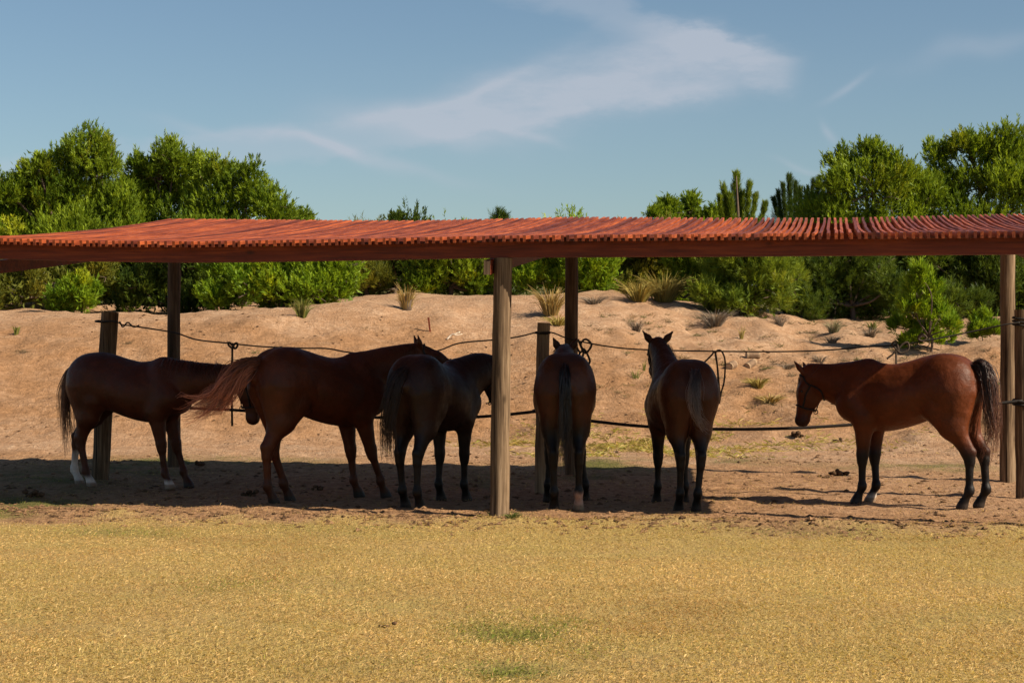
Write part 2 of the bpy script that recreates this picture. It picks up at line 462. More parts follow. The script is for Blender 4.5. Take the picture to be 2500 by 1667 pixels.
def axis(segs):
    out = [segs[0][0]]
    for a, b, st in segs:
        n = max(1, int(round((b - a) / st))); out += list(a + (b - a) * (np.arange(n) + 1) / n)
    return np.array(out)
xs = axis([(-1500, -300, 150), (-300, -40, 26), (-40, -13, 1.3), (-13, 13, .09), (13, 40, 1.3), (40, 300, 26), (300, 1500, 150)])
ys = axis([(-60, 0, 6), (0, 6, .5), (6, 15, .15), (15, 17.5, .08), (17.5, 30, .095), (30, 42, .13), (42, 60, .6), (60, 200, 10), (200, 2200, 200)])
GX, GY = np.meshgrid(xs, ys)
GZ = terr(GX, GY)
nx, ny = len(xs), len(ys)
ii = (np.arange(ny - 1)[:, None] * nx + np.arange(nx - 1)[None, :]).ravel()
gf = np.stack([ii, ii + 1, ii + nx + 1, ii + nx], 1)
gr = mesh_np('ground', np.stack([GX, GY, GZ], -1).reshape(-1, 3), gf, M['ground'], smooth=True)
EDGE = 15.4      # grass gives way to dirt where Y + .18 X = EDGE
def zones(X, Y):
    d = Y + .18 * X
    n = fbm(X * .9, Y * .9, 4)
    straw = 1 - sstep(EDGE - .75, EDGE + .35, d + n * 1.7 + .6 * fbm(X * 3.1, Y * 3.1, 2))
    dirt = (1 - straw) * (1 - sstep(21.8, 24.2, d + n * 2.2))
    # right of the shade the dirt is paler, mixed with sand
    x = X / np.maximum(Y, 5) * F + 1250
    dirt = dirt * (1 - .45 * sstep(1750, 2200, x) * sstep(16.3, 17.5, d))
    g = np.zeros_like(X)
    for (px, py, rx, ry, a) in GREENS:
        u = 6248 / np.maximum(Y, 3) + HY
        g = np.maximum(g, a * np.exp(-((x - px) / rx) ** 2 - ((u - py) / ry) ** 2))
    g = np.clip(g * (1.0 + 2.2 * fbm(X * 2.2, Y * 2.2, 3)), 0, 1)
    g = np.maximum(g, sstep(45, 49, Y))
    return straw, dirt, g
GREENS = [(1255, 1535, 130, 30, .75), (1250, 1640, 120, 22, .55), (1420, 1590, 90, 25, .3), (60, 1225, 130, 22, .8), (20, 1250, 90, 14, .8),
          (120, 1180, 180, 22, .5), (480, 1146, 260, 12, .85), (330, 1160, 120, 16, .6), (1500, 1150, 130, 14, .9), (1440, 1165, 200, 18, .5), (1230, 1262, 60, 8, .9),
          (1190, 1180, 100, 26, .35), (1800, 1142, 120, 10, .45), (2150, 1150, 170, 8, .45), (2320, 1155, 120, 8, .5), (2260, 1310, 90, 14, .35),
          (900, 1295, 300, 14, .3), (300, 1300, 220, 16, .25), (2000, 1300, 260, 14, .2), (1000, 1630, 250, 20, .2), (600, 1430, 200, 20, .2)]
s_, d_, g_ = zones(GX.ravel(), GY.ravel())
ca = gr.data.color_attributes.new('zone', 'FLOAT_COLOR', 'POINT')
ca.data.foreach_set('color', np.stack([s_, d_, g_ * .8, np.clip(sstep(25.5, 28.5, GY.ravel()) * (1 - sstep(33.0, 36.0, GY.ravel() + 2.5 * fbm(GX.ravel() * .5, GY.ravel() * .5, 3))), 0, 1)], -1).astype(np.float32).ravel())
tag(gr, 'dry grass, trampled dirt and a sandy dune rising behind', 'ground', kind='structure')

# ------------------------------------------------------------------ grass, straw and clods (uncountable)
def blades(name, X, Y, L, W, el, colA, colB, colC, cm, bend=.5, lift=.0):
    n = len(X)
    az = RNG.random(n) * 2 * math.pi
    Zg = terr(X, Y)
    d = np.stack([np.cos(az) * np.cos(el), np.sin(az) * np.cos(el), np.sin(el)], 1)
    el2 = np.maximum(el - bend * RNG.random(n) * 1.2, -.15)
    d2 = np.stack([np.cos(az + .4 * (RNG.random(n) - .5)) * np.cos(el2), np.sin(az) * np.cos(el2), np.sin(el2)], 1)
    w = np.stack([-np.sin(az), np.cos(az), (RNG.random(n) - .5) * 1.2], 1) * W[:, None]
    b0 = np.stack([X, Y, Zg + lift * RNG.random(n) + .001], 1)
    m = b0 + d * (L * .55)[:, None]
    tp = m + d2 * (L * .45)[:, None]
    V = np.stack([b0 - w * .3, m + w * .7, tp], 1).reshape(-1, 3)
    q = np.arange(n * 3).reshape(-1, 3)
    r = RNG.random((n, 1)); c = np.where(r < .5, colA + (np.array(colB) - colA) * (r * 2), np.array(colB) + (np.array(colC) - colB) * (r * 2 - 1))
    c = c * (.82 + .34 * RNG.random((n, 1)))
    pt_ = np.clip(.5 + 1.3 * fbm(X * .55 + 70, Y * .55, 4), 0, 1)[:, None]; c = c * (np.array([.86, .84, .80]) * (1 - pt_) + np.array([1.10, 1.08, 1.06]) * pt_)
    pb_ = np.clip(2.2 * fbm(X * 1.3 + 15, Y * 1.3, 4) - .25, 0, 1)[:, None]; c = c * (1 - pb_ * np.array([.25, .34, .40]))
    if cm is not None:
        c = c * (1 - cm[:, None]) + cm[:, None] * np.array([.20, .23, .04]) * (.6 + .8 * RNG.random((n, 1)))
    C = np.repeat(c, 3, axis=0)
    o = mesh_np(name, V, q, M['grass'], colors=C)
    o['kind'] = 'stuff'
    return o
n = 720000
Y = np.exp(np.log(5.8) + RNG.random(n) * (np.log(22.5) - np.log(5.8)))
X = (RNG.random(n) * 2 - 1) * (.30 * Y + 1.0)
st_, di_, gn_ = zones(X, Y)
keep = RNG.random(n) < np.clip(st_ + .16 * (fbm(X * 1.9 + 31, Y * 1.9, 3) > -.05), 0, 1) * np.clip(1.0 + 1.4 * fbm(X * 1.7, Y * 1.7, 3), .25, 1)
X, Y, gn = X[keep], Y[keep], gn_[keep]
n = len(X)
gm = np.clip((gn * 1.1 > RNG.random(n)).astype(float) * (.5 + .5 * RNG.random(n)) + .34 * (RNG.random(n) < .28 + .8 * fbm(X * .6, Y * .6, 3)), 0, 1)
el = np.abs(RNG.normal(0, .5, n)) + .08
o = blades('dry_grass', X, Y, .010 + .026 * RNG.random(n) ** 1.8, .0018 + .0024 * RNG.random(n), el,
           np.array([.45, .275, .11]), np.array([.56, .39, .165]), np.array([.66, .50, .25]), gm, lift=.012)
tag(o, 'short straw-coloured dry grass covering the foreground', 'grass')
# greener blades: patches, and the fringe along the shade
n = 110000
Y = np.exp(np.log(6.5) + RNG.random(n) * (np.log(24.5) - np.log(6.5))); X = (RNG.random(n) * 2 - 1) * (.30 * Y + 1.0)
st_, di_, gn_ = zones(X, Y); keep = RNG.random(n) < np.clip(gn_ * 1.2 - .12, 0, 1)
X, Y = X[keep], Y[keep]; n = len(X)
o = blades('green_grass', X, Y, .012 + .035 * RNG.random(n) ** 1.5, .0025 + .0025 * RNG.random(n), .3 + .8 * RNG.random(n),
           np.array([.07, .11, .015]), np.array([.14, .18, .035]), np.array([.26, .27, .07]), None)
tag(o, 'sparse green grass patches in the straw and along the shade', 'grass')
# thin hay on the sand behind the rope
n = 16000
px = np.where(RNG.random(n) < .75, RNG.normal(1500, 170, n), RNG.normal(1800, 220, n)); py = RNG.normal(1045, 42, n)
Z = np.interp(py, [900, 960, 1020, 1060, 1100, 1130], [31, 29, 27, 26, 24.5, 23.8]); X = (px - 1250) / F * Z; Y = Z
keep = fbm(X * 1.1 + 5, Y * 1.1, 3) > -.08
X, Y = X[keep], Y[keep]; n = len(X)
o = blades('scattered_hay', X, Y, .06 + .13 * RNG.random(n) ** 2, .004 + .004 * RNG.random(n), np.abs(RNG.normal(0, .35, n)) + .03,
           np.array([.25, .20, .06]), np.array([.40, .32, .10]), np.array([.62, .50, .24]), (RNG.random(n) < .35) * .6)
tag(o, 'loose hay and thin grass scattered on the sand behind the ropes', 'hay')

_ico = np.array([(0, 0, 1), (.894, 0, .447), (.276, .851, .447), (-.724, .526, .447), (-.724, -.526, .447), (.276, -.851, .447), (.724, .526, -.447), (-.276, .851, -.447), (-.894, 0, -.447), (-.276, -.851, -.447), (.724, -.526, -.447), (0, 0, -1)])
_icf = np.array([(0, 1, 2), (0, 2, 3), (0, 3, 4), (0, 4, 5), (0, 5, 1), (1, 6, .8), (2, 7, 3), (3, 8, 4), (4, 9, 5), (5, 10, 1), (6, 7, 2), (7, 8, 3), (8, 9, 4), (9, 10, 5), (10, 6, 1), (11, 7, 6), (11, 8, 7), (11, 9, 8), (11, 10, 9), (11, 6, 10)])
_oct = np.array([(1, 0, 0), (0, 1, 0), (-1, 0, 0), (0, -1, 0), (0, 0, 1), (0, 0, -1.0)]); _ocf = np.array([(0, 1, 4), (1, 2, 4), (2, 3, 4), (3, 0, 4), (1, 0, 5), (2, 1, 5), (3, 2, 5), (0, 3, 5)])
def clods(name, X, Y, S, ca_, cb_, flat=.55):
    n = len(X); Zg = terr(X, Y)
    v = _oct[None] * (1 + .7 * (RNG.random((n, 6, 1)) - .5)) * S[:, None, None]
    v[:, :, 2] *= flat; a = RNG.random(n) * 6.28; c, s = np.cos(a)[:, None], np.sin(a)[:, None]
    vx = v[:, :, 0] * 1.5; vy = v[:, :, 1]
    v = np.stack([vx * c - vy * s, vx * s + vy * c, v[:, :, 2]], -1) + np.stack([X, Y, Zg + S * .12], 1)[:, None]
    f = (_ocf[None] + (np.arange(n) * 6)[:, None, None]).reshape(-1, 3)
    r = RNG.random((n, 1, 1)); col = np.broadcast_to(ca_ + (np.array(cb_) - ca_) * r, (n, 6, 3))
    o = mesh_np(name, v.reshape(-1, 3), f, M['clod'], colors=col.reshape(-1, 3)); o['kind'] = 'stuff'
    return o
n = 9000
X = (RNG.random(n) * 2 - 1) * 7.5; dd = EDGE + RNG.normal(.15, .45, n); dd = np.where(RNG.random(n) < .4, EDGE + RNG.random(n) * 6.5, dd)
Y = dd - .18 * X; S = .006 + .028 * RNG.random(n) ** 3.5
o = clods('dirt_clods', X, Y, S, np.array([.08, .045, .025]), np.array([.24, .14, .075]))
tag(o, 'small clods of dirt and dung kicked up under the roof', 'clods')
n = 7000
Y = 22.5 + RNG.random(n) ** 1.6 * 13; X = (RNG.random(n) * 2 - 1) * (.30 * Y + 1); keep = fbm(X * .6 + 20, Y * .6, 3) > .02
X, Y = X[keep], Y[keep]; n = len(X)
o = clods('sand_litter', X, Y, .006 + .03 * RNG.random(n) ** 4, np.array([.09, .05, .028]), np.array([.24, .14, .08]))
tag(o, 'small dark litter and lumps scattered over the sand slope', 'litter')

# ------------------------------------------------------------------ shade roof
TH = math.atan(.18); CT, ST = math.cos(TH), math.sin(TH)
R0 = np.array([-.08, 15.94])
def rp(s, t): return R0[0] + CT * s + ST * t, R0[1] - ST * s + CT * t
def zf(s): return np.interp(s, [-5.2, -5, -3.9, -2.8, -1.4, 0, 2.2, 4.8, 5.2], [2.468, 2.462, 2.42, 2.398, 2.404, 2.418, 2.408, 2.402, 2.405])   # underside of the slats, front
def zr(s): return np.interp(s, [-5.2, -5, -3.6, -2.1, -1.1, -.13, 1.6, 3.0, 4.78, 5.2], [3.045, 3.045, 3.015, 2.983, 2.99, 3.002, 2.966, 2.945, 2.965, 2.965])
T0, T1 = -.22, 5.22
def zslat(s, t):
    k = (t - T0) / (T1 - T0); return zf(s) + (zr(s) - zf(s)) * k - .18 * k * (1 - k)
roof = empty('shade_roof', (R0[0], R0[1], 0), -TH)
tag(roof, 'long open shade roof of red-brown wooden slats on round posts', 'shade roof')
# slats: six bent and slightly crooked shapes shared by all
slat_me = []
for k in range(8):
    mb = MB(); ts = np.linspace(0, T1 - T0, 11); rr = np.random.default_rng(100 + k)
    wobx = np.cumsum(rr.normal(0, .0035, 11)); wobx -= np.linspace(0, wobx[-1], 11); wobz = rr.normal(0, .002, 11); wobz[0] = wobz[-1] = 0
    w, h = .013, .055
    rows = []
    for i, tt in enumerate(ts):
        kk = tt / (T1 - T0); z = -.18 * kk * (1 - kk) + wobz[i]
        jog = .005 * (1 if tt > 2.7 else -1) * (rr.random() < 2) * ((k % 3) - 1)
        x = wobx[i] + jog
        rows.append([(x - w, tt, z), (x + w, tt, z), (x + w, tt, z + h), (x - w, tt, z + h)])
    v = np.array(rows).reshape(-1, 3); q = []
    for i in range(10):
        for j in range(4):
            a = i * 4 + j; b_ = i * 4 + (j + 1) % 4; q.append((a, b_, b_ + 4, a + 4)[::-1])
    q += [(0, 1, 2, 3), (43, 42, 41, 40)]
    o = mesh_np('slat', v, np.array(q), M['slat_wood']); slat_me.append(o.data); bpy.data.objects.remove(o)
smin, smax, pitch = -5.08, 4.95, .0633
for k, s in enumerate(np.arange(smin, smax, pitch)):
    o = bpy.data.objects.new('slat', slat_me[random.randrange(8)]); COL.objects.link(o); o.parent = roof
    s2 = s + random.uniform(-.004, .004)
    o.location = (s2, T0 + random.uniform(-.005, .005), zf(s2) + random.uniform(0, .002))
    o.rotation_euler = (math.atan((zr(s2) - zf(s2)) / (T1 - T0)), 0, random.uniform(-.0022, .0022))
def beam_along(name, t, th, zt, h, s0=-5.1, s1=5.0, n=24, parent=roof, mat='red_wood'):
    ss = np.linspace(s0, s1, n); rows = []
    for s in ss:
        z = zt(s); rows.append([(s, t - th, z - h), (s, t + th, z - h), (s, t + th, z), (s, t - th, z)])
    v = np.array(rows).reshape(-1, 3); q = []
    for i in range(n - 1):
        for j in range(4):
            a = i * 4 + j; b_ = i * 4 + (j + 1) % 4; q.append((a, b_, b_ + 4, a + 4))
    q += [(3, 2, 1, 0), (4 * n - 4, 4 * n - 3, 4 * n - 2, 4 * n - 1)]
    return mesh_np(name, v, np.array(q), M[mat], parent)
beam_along('front_beam', -.01, .04, lambda s: zslat(s, 0) - .004, .138)
beam_along('rear_beam', 5.1, .035, lambda s: zslat(s, 5.1) - .004, .14)
beam_along('purlin', 2.6, .03, lambda s: zslat(s, 2.6) - .008, .07)
def cross(s, th=.035):
    ts = [-.16, 5.3]; rows = []
    for t in ts:
        zb = 2.14 + (t + .12) * .105
        hh = .128
        rows.append([(s - th, t, zb), (s + th, t, zb), (s + th, t, zb + hh), (s - th, t, zb + hh)])
    v = np.array(rows).reshape(-1, 3); q = [(0, 1, 5, 4), (1, 2, 6, 5), (2, 3, 7, 6), (3, 0, 4, 7), (3, 2, 1, 0), (4, 5, 6, 7)]
    o = mesh_np('cross_beam', v, np.array(q), M['red_wood'], roof); o.data.materials.append(M['old_wood']); o.data.polygons[4].material_index = 1; return o
for s in (-5.135, -.112, 4.66): cross(s, .03)
def post_mesh(name, r0, r1, h, mat, parent, loc, lean=(0, 0), seed=0, sides=14):
    rr = np.random.default_rng(seed); n = 12
    zz = np.linspace(-.25, h, n); pts = np.stack([lean[0] * (zz / h) + rr.normal(0, .003, n), lean[1] * (zz / h), zz], 1)
    mb = MB(); rad = np.linspace(r0, r1, n) * (1 + rr.normal(0, .012, n))
    v, q, t = tube(pts, rad, sides)
    # sawn top edge slightly chamfered, trunk not quite round
    a = np.arctan2(v[:, 1], v[:, 0]); v[:, 0] *= 1 + .03 * np.sin(2 * a + seed)
    mb.add(v, q, t)
    o = mb.build(name, mat, parent, True, False)
    o.location = loc
    es = o.modifiers.new('edge', 'EDGE_SPLIT'); es.split_angle = math.radians(50)
    return o
def zpost(s, t): return float(terr(*rp(s, t)))
FP = [(-5.0, 0, .09, .085), (0, 0, .090, .082), (4.8, 0, .09, .085)]
for i, (s, t, a, b_) in enumerate(FP):
    ln = (.033, 0) if i == 1 else (0, 0)
    post_mesh('post', a, b_, zslat(s, 0) - .146, M['post_wood'], roof, (s - (.033 if i == 1 else 0), t, 0), ln, 3 + i)
for i, (s, t) in enumerate([(-5.0, 5.1), (-.133, 5.1), (4.785, 5.1)]):
    post_mesh('post', .080 if i < 2 else .088, .074 if i < 2 else .08, zslat(s, t) - .148, M['old_wood' if i < 2 else 'post_wood'], roof, (s, t, 0), (0, 0), 20 + i)

# ------------------------------------------------------------------ hitching fence: three posts, upper wire, lower rope
FPOST = [(245, 1175, 20.3, 268, 762, .098, 'leftmost short grey-brown fence post, leaning, behind the white-socked chestnut horse'),
         (1321, 1203, 18.76, 1327, 788, .070, 'short brown fence post beside the roof post in the middle'),
         (2500, 1215, 18.1, 2496, 756, .085, 'short dark fence post at the right edge, bound with rope')]
FW = []
for i, (x, y, Z, xt, yt, r, lab) in enumerate(FPOST):
    b0 = P(x, y, Z); tp = P(xt, yt, Z); b0[2] = 0
    g = float(terr(b0[0], b0[1]))
    o = post_mesh('fence_post', r, r * .96, tp[2] - g, M['sunlit_pale_wood' if i == 1 else 'post_wood'], None, (b0[0], b0[1], g), (tp[0] - b0[0], 0), 40 + i)
    tag(o, lab, 'fence post', 'hitching fence posts'); FW.append(b0)
def fence(x, y, off=0.0):
    """pixel on the upright plane through the fence posts"""
    k = (x - 1250) / F
    A, B_ = (FW[0], FW[1]) if x < 1321 else (FW[1], FW[2])
    dx, dy = B_[0] - A[0], B_[1] - A[1]
    # A + u d : X = k Y
    u = (k * A[1] - A[0]) / (dx - k * dy)
    Z = A[1] + u * dy + off
    return P(x, y, Z)
def rope(name, pts, r, mat, label, cat, sides=6, n=None, jit=.0, group=None):
    c = catmull(pts, n or len(pts) * 8)
    if jit: c = c + np.random.default_rng(len(pts)).normal(0, jit, c.shape)
    mb = MB(); mb.tube(c, r, sides)
    o = mb.build(name, mat, None, True, False)
    return tag(o, label, cat, group)
def ring(c, r, y, tilt=0, n=22):
    a = np.linspace(0, 2 * math.pi * 1.25, n)
    return np.stack([c[0] + np.cos(a) * r, np.full(n, y) + .006 * a, c[1] + np.sin(a) * r], 1)
mb = MB()
up = [(256, 784), (285, 786), (300, 793), (325, 796), (425, 812), (480, 829), (560, 838), (640, 846), (740, 850), (800, 851), (860, 861), (960, 864), (1060, 858), (1120, 838), (1200, 830), (1260, 823), (1306, 812)]
c = catmull([fence(x, y, -.09 if x < 300 else 0) for x, y in up], 120)
mb.tube(c, .0085, 6)
tw = catmull([fence(x, y, -.1) for x, y in [(292, 785), (300, 798), (312, 787), (326, 798), (340, 794)]], 24); mb.tube(tw, .009, 5)
up2 = [(1318, 812), (1348, 812), (1385, 826), (1430, 836), (1480, 845), (1545, 852), (1660, 856), (1800, 858), (1930, 858), (2030, 854), (2110, 847), (2190, 842), (2280, 828), (2380, 808), (2450, 793), (2490, 787)]
c = catmull([fence(x, y, -.05 if 2440 > x > 1360 else -.09) for x, y in up2], 120); mb.tube(c, .0085, 6)
for i, (x, y) in enumerate([(256, 784), (1325, 812), (2496, 784), (2496, 792), (2496, 776)]):     # turns round the posts
    k = (0, 1, 2, 2, 2)[i]; rr = FPOST[k][5] * 1.0 + .009; cc = P(x, y, FW[k][1])
    a = np.linspace(0, 2 * math.pi, 20); mb.tube(np.stack([cc[0] + rr * np.cos(a), cc[1] + rr * np.sin(a), cc[2] + .012 * np.sin(a)], 1), .009, 5)
o = mb.build('hitching_wire', M['rope_dark'], None, True, False)
tag(o, 'thin dark wavy hitching line strung between the tops of the fence posts', 'hitching line')
mb = MB()
lo = [(236, 965), (330, 985), (450, 995), (560, 1000), (620, 1004), (740, 1012), (880, 1018), (1000, 1019), (1120, 1019), (1215, 1014), (1300, 1005), (1321, 1003)]
c = catmull([fence(x, y, -.06) for x, y in lo], 90); mb.tube(c, .016, 8)
lo2 = [(1321, 1003), (1350, 1014), (1440, 1027), (1580, 1041), (1740, 1047), (1900, 1046), (2080, 1036), (2280, 1014), (2420, 988), (2496, 978)]
c = catmull([fence(x, y, -.07) for x, y in lo2], 90); mb.tube(c, .016, 8)
for i, (x, y) in enumerate([(240, 966), (1321, 1003), (2498, 978), (2498, 986)]):
    k = (0, 1, 2, 2)[i]; rr = FPOST[k][5] + .014; cc = P(x, y, FW[k][1]); a = np.linspace(0, 2 * math.pi, 20)
    mb.tube(np.stack([cc[0] + rr * np.cos(a), cc[1] + rr * np.sin(a), cc[2] + .012 * np.sin(a)], 1), .014, 6)
o = mb.build('hitching_rope', M['rope_dark'], None, True, False)
tag(o, 'thick black slack rope strung low between the fence posts behind the horses', 'rope')

# ------------------------------------------------------------------ horses: one blended surface each
def interp_s(tab, x):
    t = np.array(tab); xs_ = np.linspace(t[0, 0], t[-1, 0], 400)
    out = []
    for j in range(1, t.shape[1]):
        # pchip-like: catmull in y over x
        m = np.gradient(t[:, j], t[:, 0]); k = np.clip(np.searchsorted(t[:, 0], xs_) - 1, 0, len(t) - 2)
        h = t[k + 1, 0] - t[k, 0]; u = (xs_ - t[k, 0]) / h
        y = (2 * u ** 3 - 3 * u ** 2 + 1) * t[k, j] + (u ** 3 - 2 * u ** 2 + u) * h * m[k] + (-2 * u ** 3 + 3 * u ** 2) * t[k + 1, j] + (u ** 3 - u ** 2) * h * m[k + 1]
        out.append(np.interp(x, xs_, y))
    return out
TRUNK = [(-.70, 1.27, 1.10, .07, .05), (-.66, 1.335, 1.02, .14, .05), (-.57, 1.415, .95, .205, .08), (-.45, 1.465, .90, .245, .12), (-.32, 1.480, .87, .262, .15),
         (-.18, 1.455, .825, .268, .15), (0, 1.405, .765, .285, .12), (.15, 1.378, .73, .285, .15), (.28, 1.390, .715, .258, .28), (.40, 1.425, .725, .225, .42),
         (.50, 1.40, .765, .205, .40), (.60, 1.30, .83, .172, .25), (.68, 1.17, .93, .10, .1)]
class SDF:
    def __init__(s, lo, hi, h):
        s.h = h; s.lo = np.array(lo, float)
        s.n = np.ceil((np.array(hi) - s.lo) / h).astype(int) + 1
        s.ax = [(s.lo[i] + np.arange(s.n[i]) * h).astype(np.float32) for i in range(3)]
        s.D = np.full(s.n, 1.0, np.float32)
    def box(s, lo, hi, pad):
        a = np.clip(((np.array(lo) - pad - s.lo) / s.h).astype(int), 0, s.n - 2)
        b = np.clip(((np.array(hi) + pad - s.lo) / s.h).astype(int) + 2, a + 1, s.n)
        sl = tuple(slice(a[i], b[i]) for i in range(3))
        return sl, s.ax[0][sl[0]][:, None, None], s.ax[1][sl[1]][None, :, None], s.ax[2][sl[2]][None, None, :]
    def blend(s, sl, d, k):
        A = s.D[sl]; hh = np.maximum(k - np.abs(A - d), 0) / k
        s.D[sl] = np.minimum(A, d) - hh * hh * k * .25
    def cone(s, a, b, r1, r2, k=.04, n=None, sq=1.0):
        a = np.array(a, float); b = np.array(b, float); r = max(r1, r2)
        sl, x, y, z = s.box(np.minimum(a, b) - r, np.maximum(a, b) + r, k * 1.5 + .03)
        px, py, pz = x - a[0], y - a[1], z - a[2]; ba = b - a
        if n is not None and sq != 1.0:
            n = np.array(n, float); n /= np.linalg.norm(n)
            nb = ba.dot(n); pn = px * n[0] + py * n[1] + pz * n[2]; f = 1 / sq - 1
            ba = ba + n * nb * f
            px, py, pz = px + n[0] * pn * f, py + n[1] * pn * f, pz + n[2] * pn * f
        L = ba.dot(ba) + 1e-9
        hh = np.clip((px * ba[0] + py * ba[1] + pz * ba[2]) / L, 0, 1)
        d = np.sqrt((px - hh * ba[0]) ** 2 + (py - hh * ba[1]) ** 2 + (pz - hh * ba[2]) ** 2) - (r1 + (r2 - r1) * hh)
        s.blend(sl, d, k)
    def ell(s, c, r, k=.05, R=None):
        c = np.array(c, float); r = np.array(r, float); m = r.max()
        sl, x, y, z = s.box(c - m, c + m, k * 1.5 + .03)
        p = [x - c[0], y - c[1], z - c[2]]
        if R is not None: p = [R[i][0] * p[0] + R[i][1] * p[1] + R[i][2] * p[2] for i in range(3)]
        q = np.sqrt((p[0] / r[0]) ** 2 + (p[1] / r[1]) ** 2 + (p[2] / r[2]) ** 2)
        s.blend(sl, (q - 1) * r.min(), k)
    def trunk(s, tab, dz=None):
        x0, x1 = tab[0][0], tab[-1][0]
        sl, x, y, z = s.box((x0, -.34, .65), (x1, .34, 1.56), .12)
        xc = np.clip(x, x0, x1)
        top, bot, a, w = interp_s(tab, xc.ravel())
        sh = (-1, 1, 1); top, bot, a, w = [q.reshape(sh) for q in (top, bot, a, w)]
        c = top * .44 + bot * .56; up = np.clip((z - c) / (top - c), -2, 2)
        b = np.where(z > c, top - c, c - bot)
        aa = a * (1 - w * np.clip(up, 0, 1) ** 2)
        q = np.sqrt((y / aa) ** 2 + ((z - c) / b) ** 2)
        d = (q - 1) * np.minimum(aa, b) * .9
        d = np.sqrt(np.maximum(d, 0) ** 2 + (x - xc) ** 2) + np.minimum(d, 0)
        s.blend(sl, d.astype(np.float32), .05)
    def sample(s, p):
        q = (np.asarray(p) - s.lo) / s.h; i = np.clip(q.astype(int), 0, s.n - 2); f = q - i
        r = 0
        for dx in (0, 1):
            for dy in (0, 1):
                for dz in (0, 1):
                    w = (f[:, 0] if dx else 1 - f[:, 0]) * (f[:, 1] if dy else 1 - f[:, 1]) * (f[:, 2] if dz else 1 - f[:, 2])
                    r = r + w * s.D[i[:, 0] + dx, i[:, 1] + dy, i[:, 2] + dz]
        return r
    def grad(s, p):
        e = s.h; g = np.stack([s.sample(p + np.eye(3)[i] * e) - s.sample(p - np.eye(3)[i] * e) for i in range(3)], 1)
        return g / (np.linalg.norm(g, axis=1)[:, None] + 1e-9)
    def project(s, p, off=0.0, it=6):
        p = np.array(p, float)
        for _ in range(it): p = p - s.grad(p) * (s.sample(p) - off)[:, None] * .8
        return p
    def nets(s):
        D = s.D; ins = D < 0; nx_, ny_, nz_ = D.shape
        c = np.zeros((nx_ - 1, ny_ - 1, nz_ - 1), np.int8)
        for dx in (0, 1):
            for dy in (0, 1):
                for dz in (0, 1): c += ins[dx:nx_ - 1 + dx, dy:ny_ - 1 + dy, dz:nz_ - 1 + dz]
        act = (c > 0) & (c < 8); idx = np.full(c.shape, -1, np.int32); cells = np.argwhere(act)
        idx[act] = np.arange(len(cells))
        acc = np.zeros((len(cells), 3)); cnt = np.zeros(len(cells))
        cor = [(0, 0, 0), (1, 0, 0), (0, 1, 0), (1, 1, 0), (0, 0, 1), (1, 0, 1), (0, 1, 1), (1, 1, 1)]
        for a in range(8):
            for b in range(a + 1, 8):
                if sum(abs(cor[a][i] - cor[b][i]) for i in range(3)) != 1: continue
                va = D[cells[:, 0] + cor[a][0], cells[:, 1] + cor[a][1], cells[:, 2] + cor[a][2]]
                vb = D[cells[:, 0] + cor[b][0], cells[:, 1] + cor[b][1], cells[:, 2] + cor[b][2]]
                m = (va < 0) != (vb < 0); t = np.where(m, va / np.where(m, va - vb, 1), 0)[:, None]
                acc += np.where(m[:, None], np.array(cor[a]) * (1 - t) + np.array(cor[b]) * t, 0); cnt += m
        V = s.lo + (cells + acc / cnt[:, None]) * s.h
        Q = []
        for ax_ in range(3):
            sh = [slice(None)] * 3; a_ = list(sh); b_ = list(sh); a_[ax_] = slice(0, -1); b_[ax_] = slice(1, None)
            ia, ib = ins[tuple(a_)], ins[tuple(b_)]
            e = np.argwhere(ia != ib); u, v = (ax_ + 1) % 3, (ax_ + 2) % 3
            ok = (e[:, u] > 0) & (e[:, v] > 0) & (e[:, u] < D.shape[u] - 1) & (e[:, v] < D.shape[v] - 1); e = e[ok]
            def cell(du, dv):
                q = e.copy(); q[:, u] -= du; q[:, v] -= dv; return idx[q[:, 0], q[:, 1], q[:, 2]]
            q = np.stack([cell(1, 1), cell(0, 1), cell(0, 0), cell(1, 0)], 1)
            fl = ~ia[e[:, 0], e[:, 1], e[:, 2]]; q[fl] = q[fl][:, ::-1]; Q.append(q)
        return V, np.vstack(Q)

def unit(v): v = np.array(v, float); return v / np.linalg.norm(v)

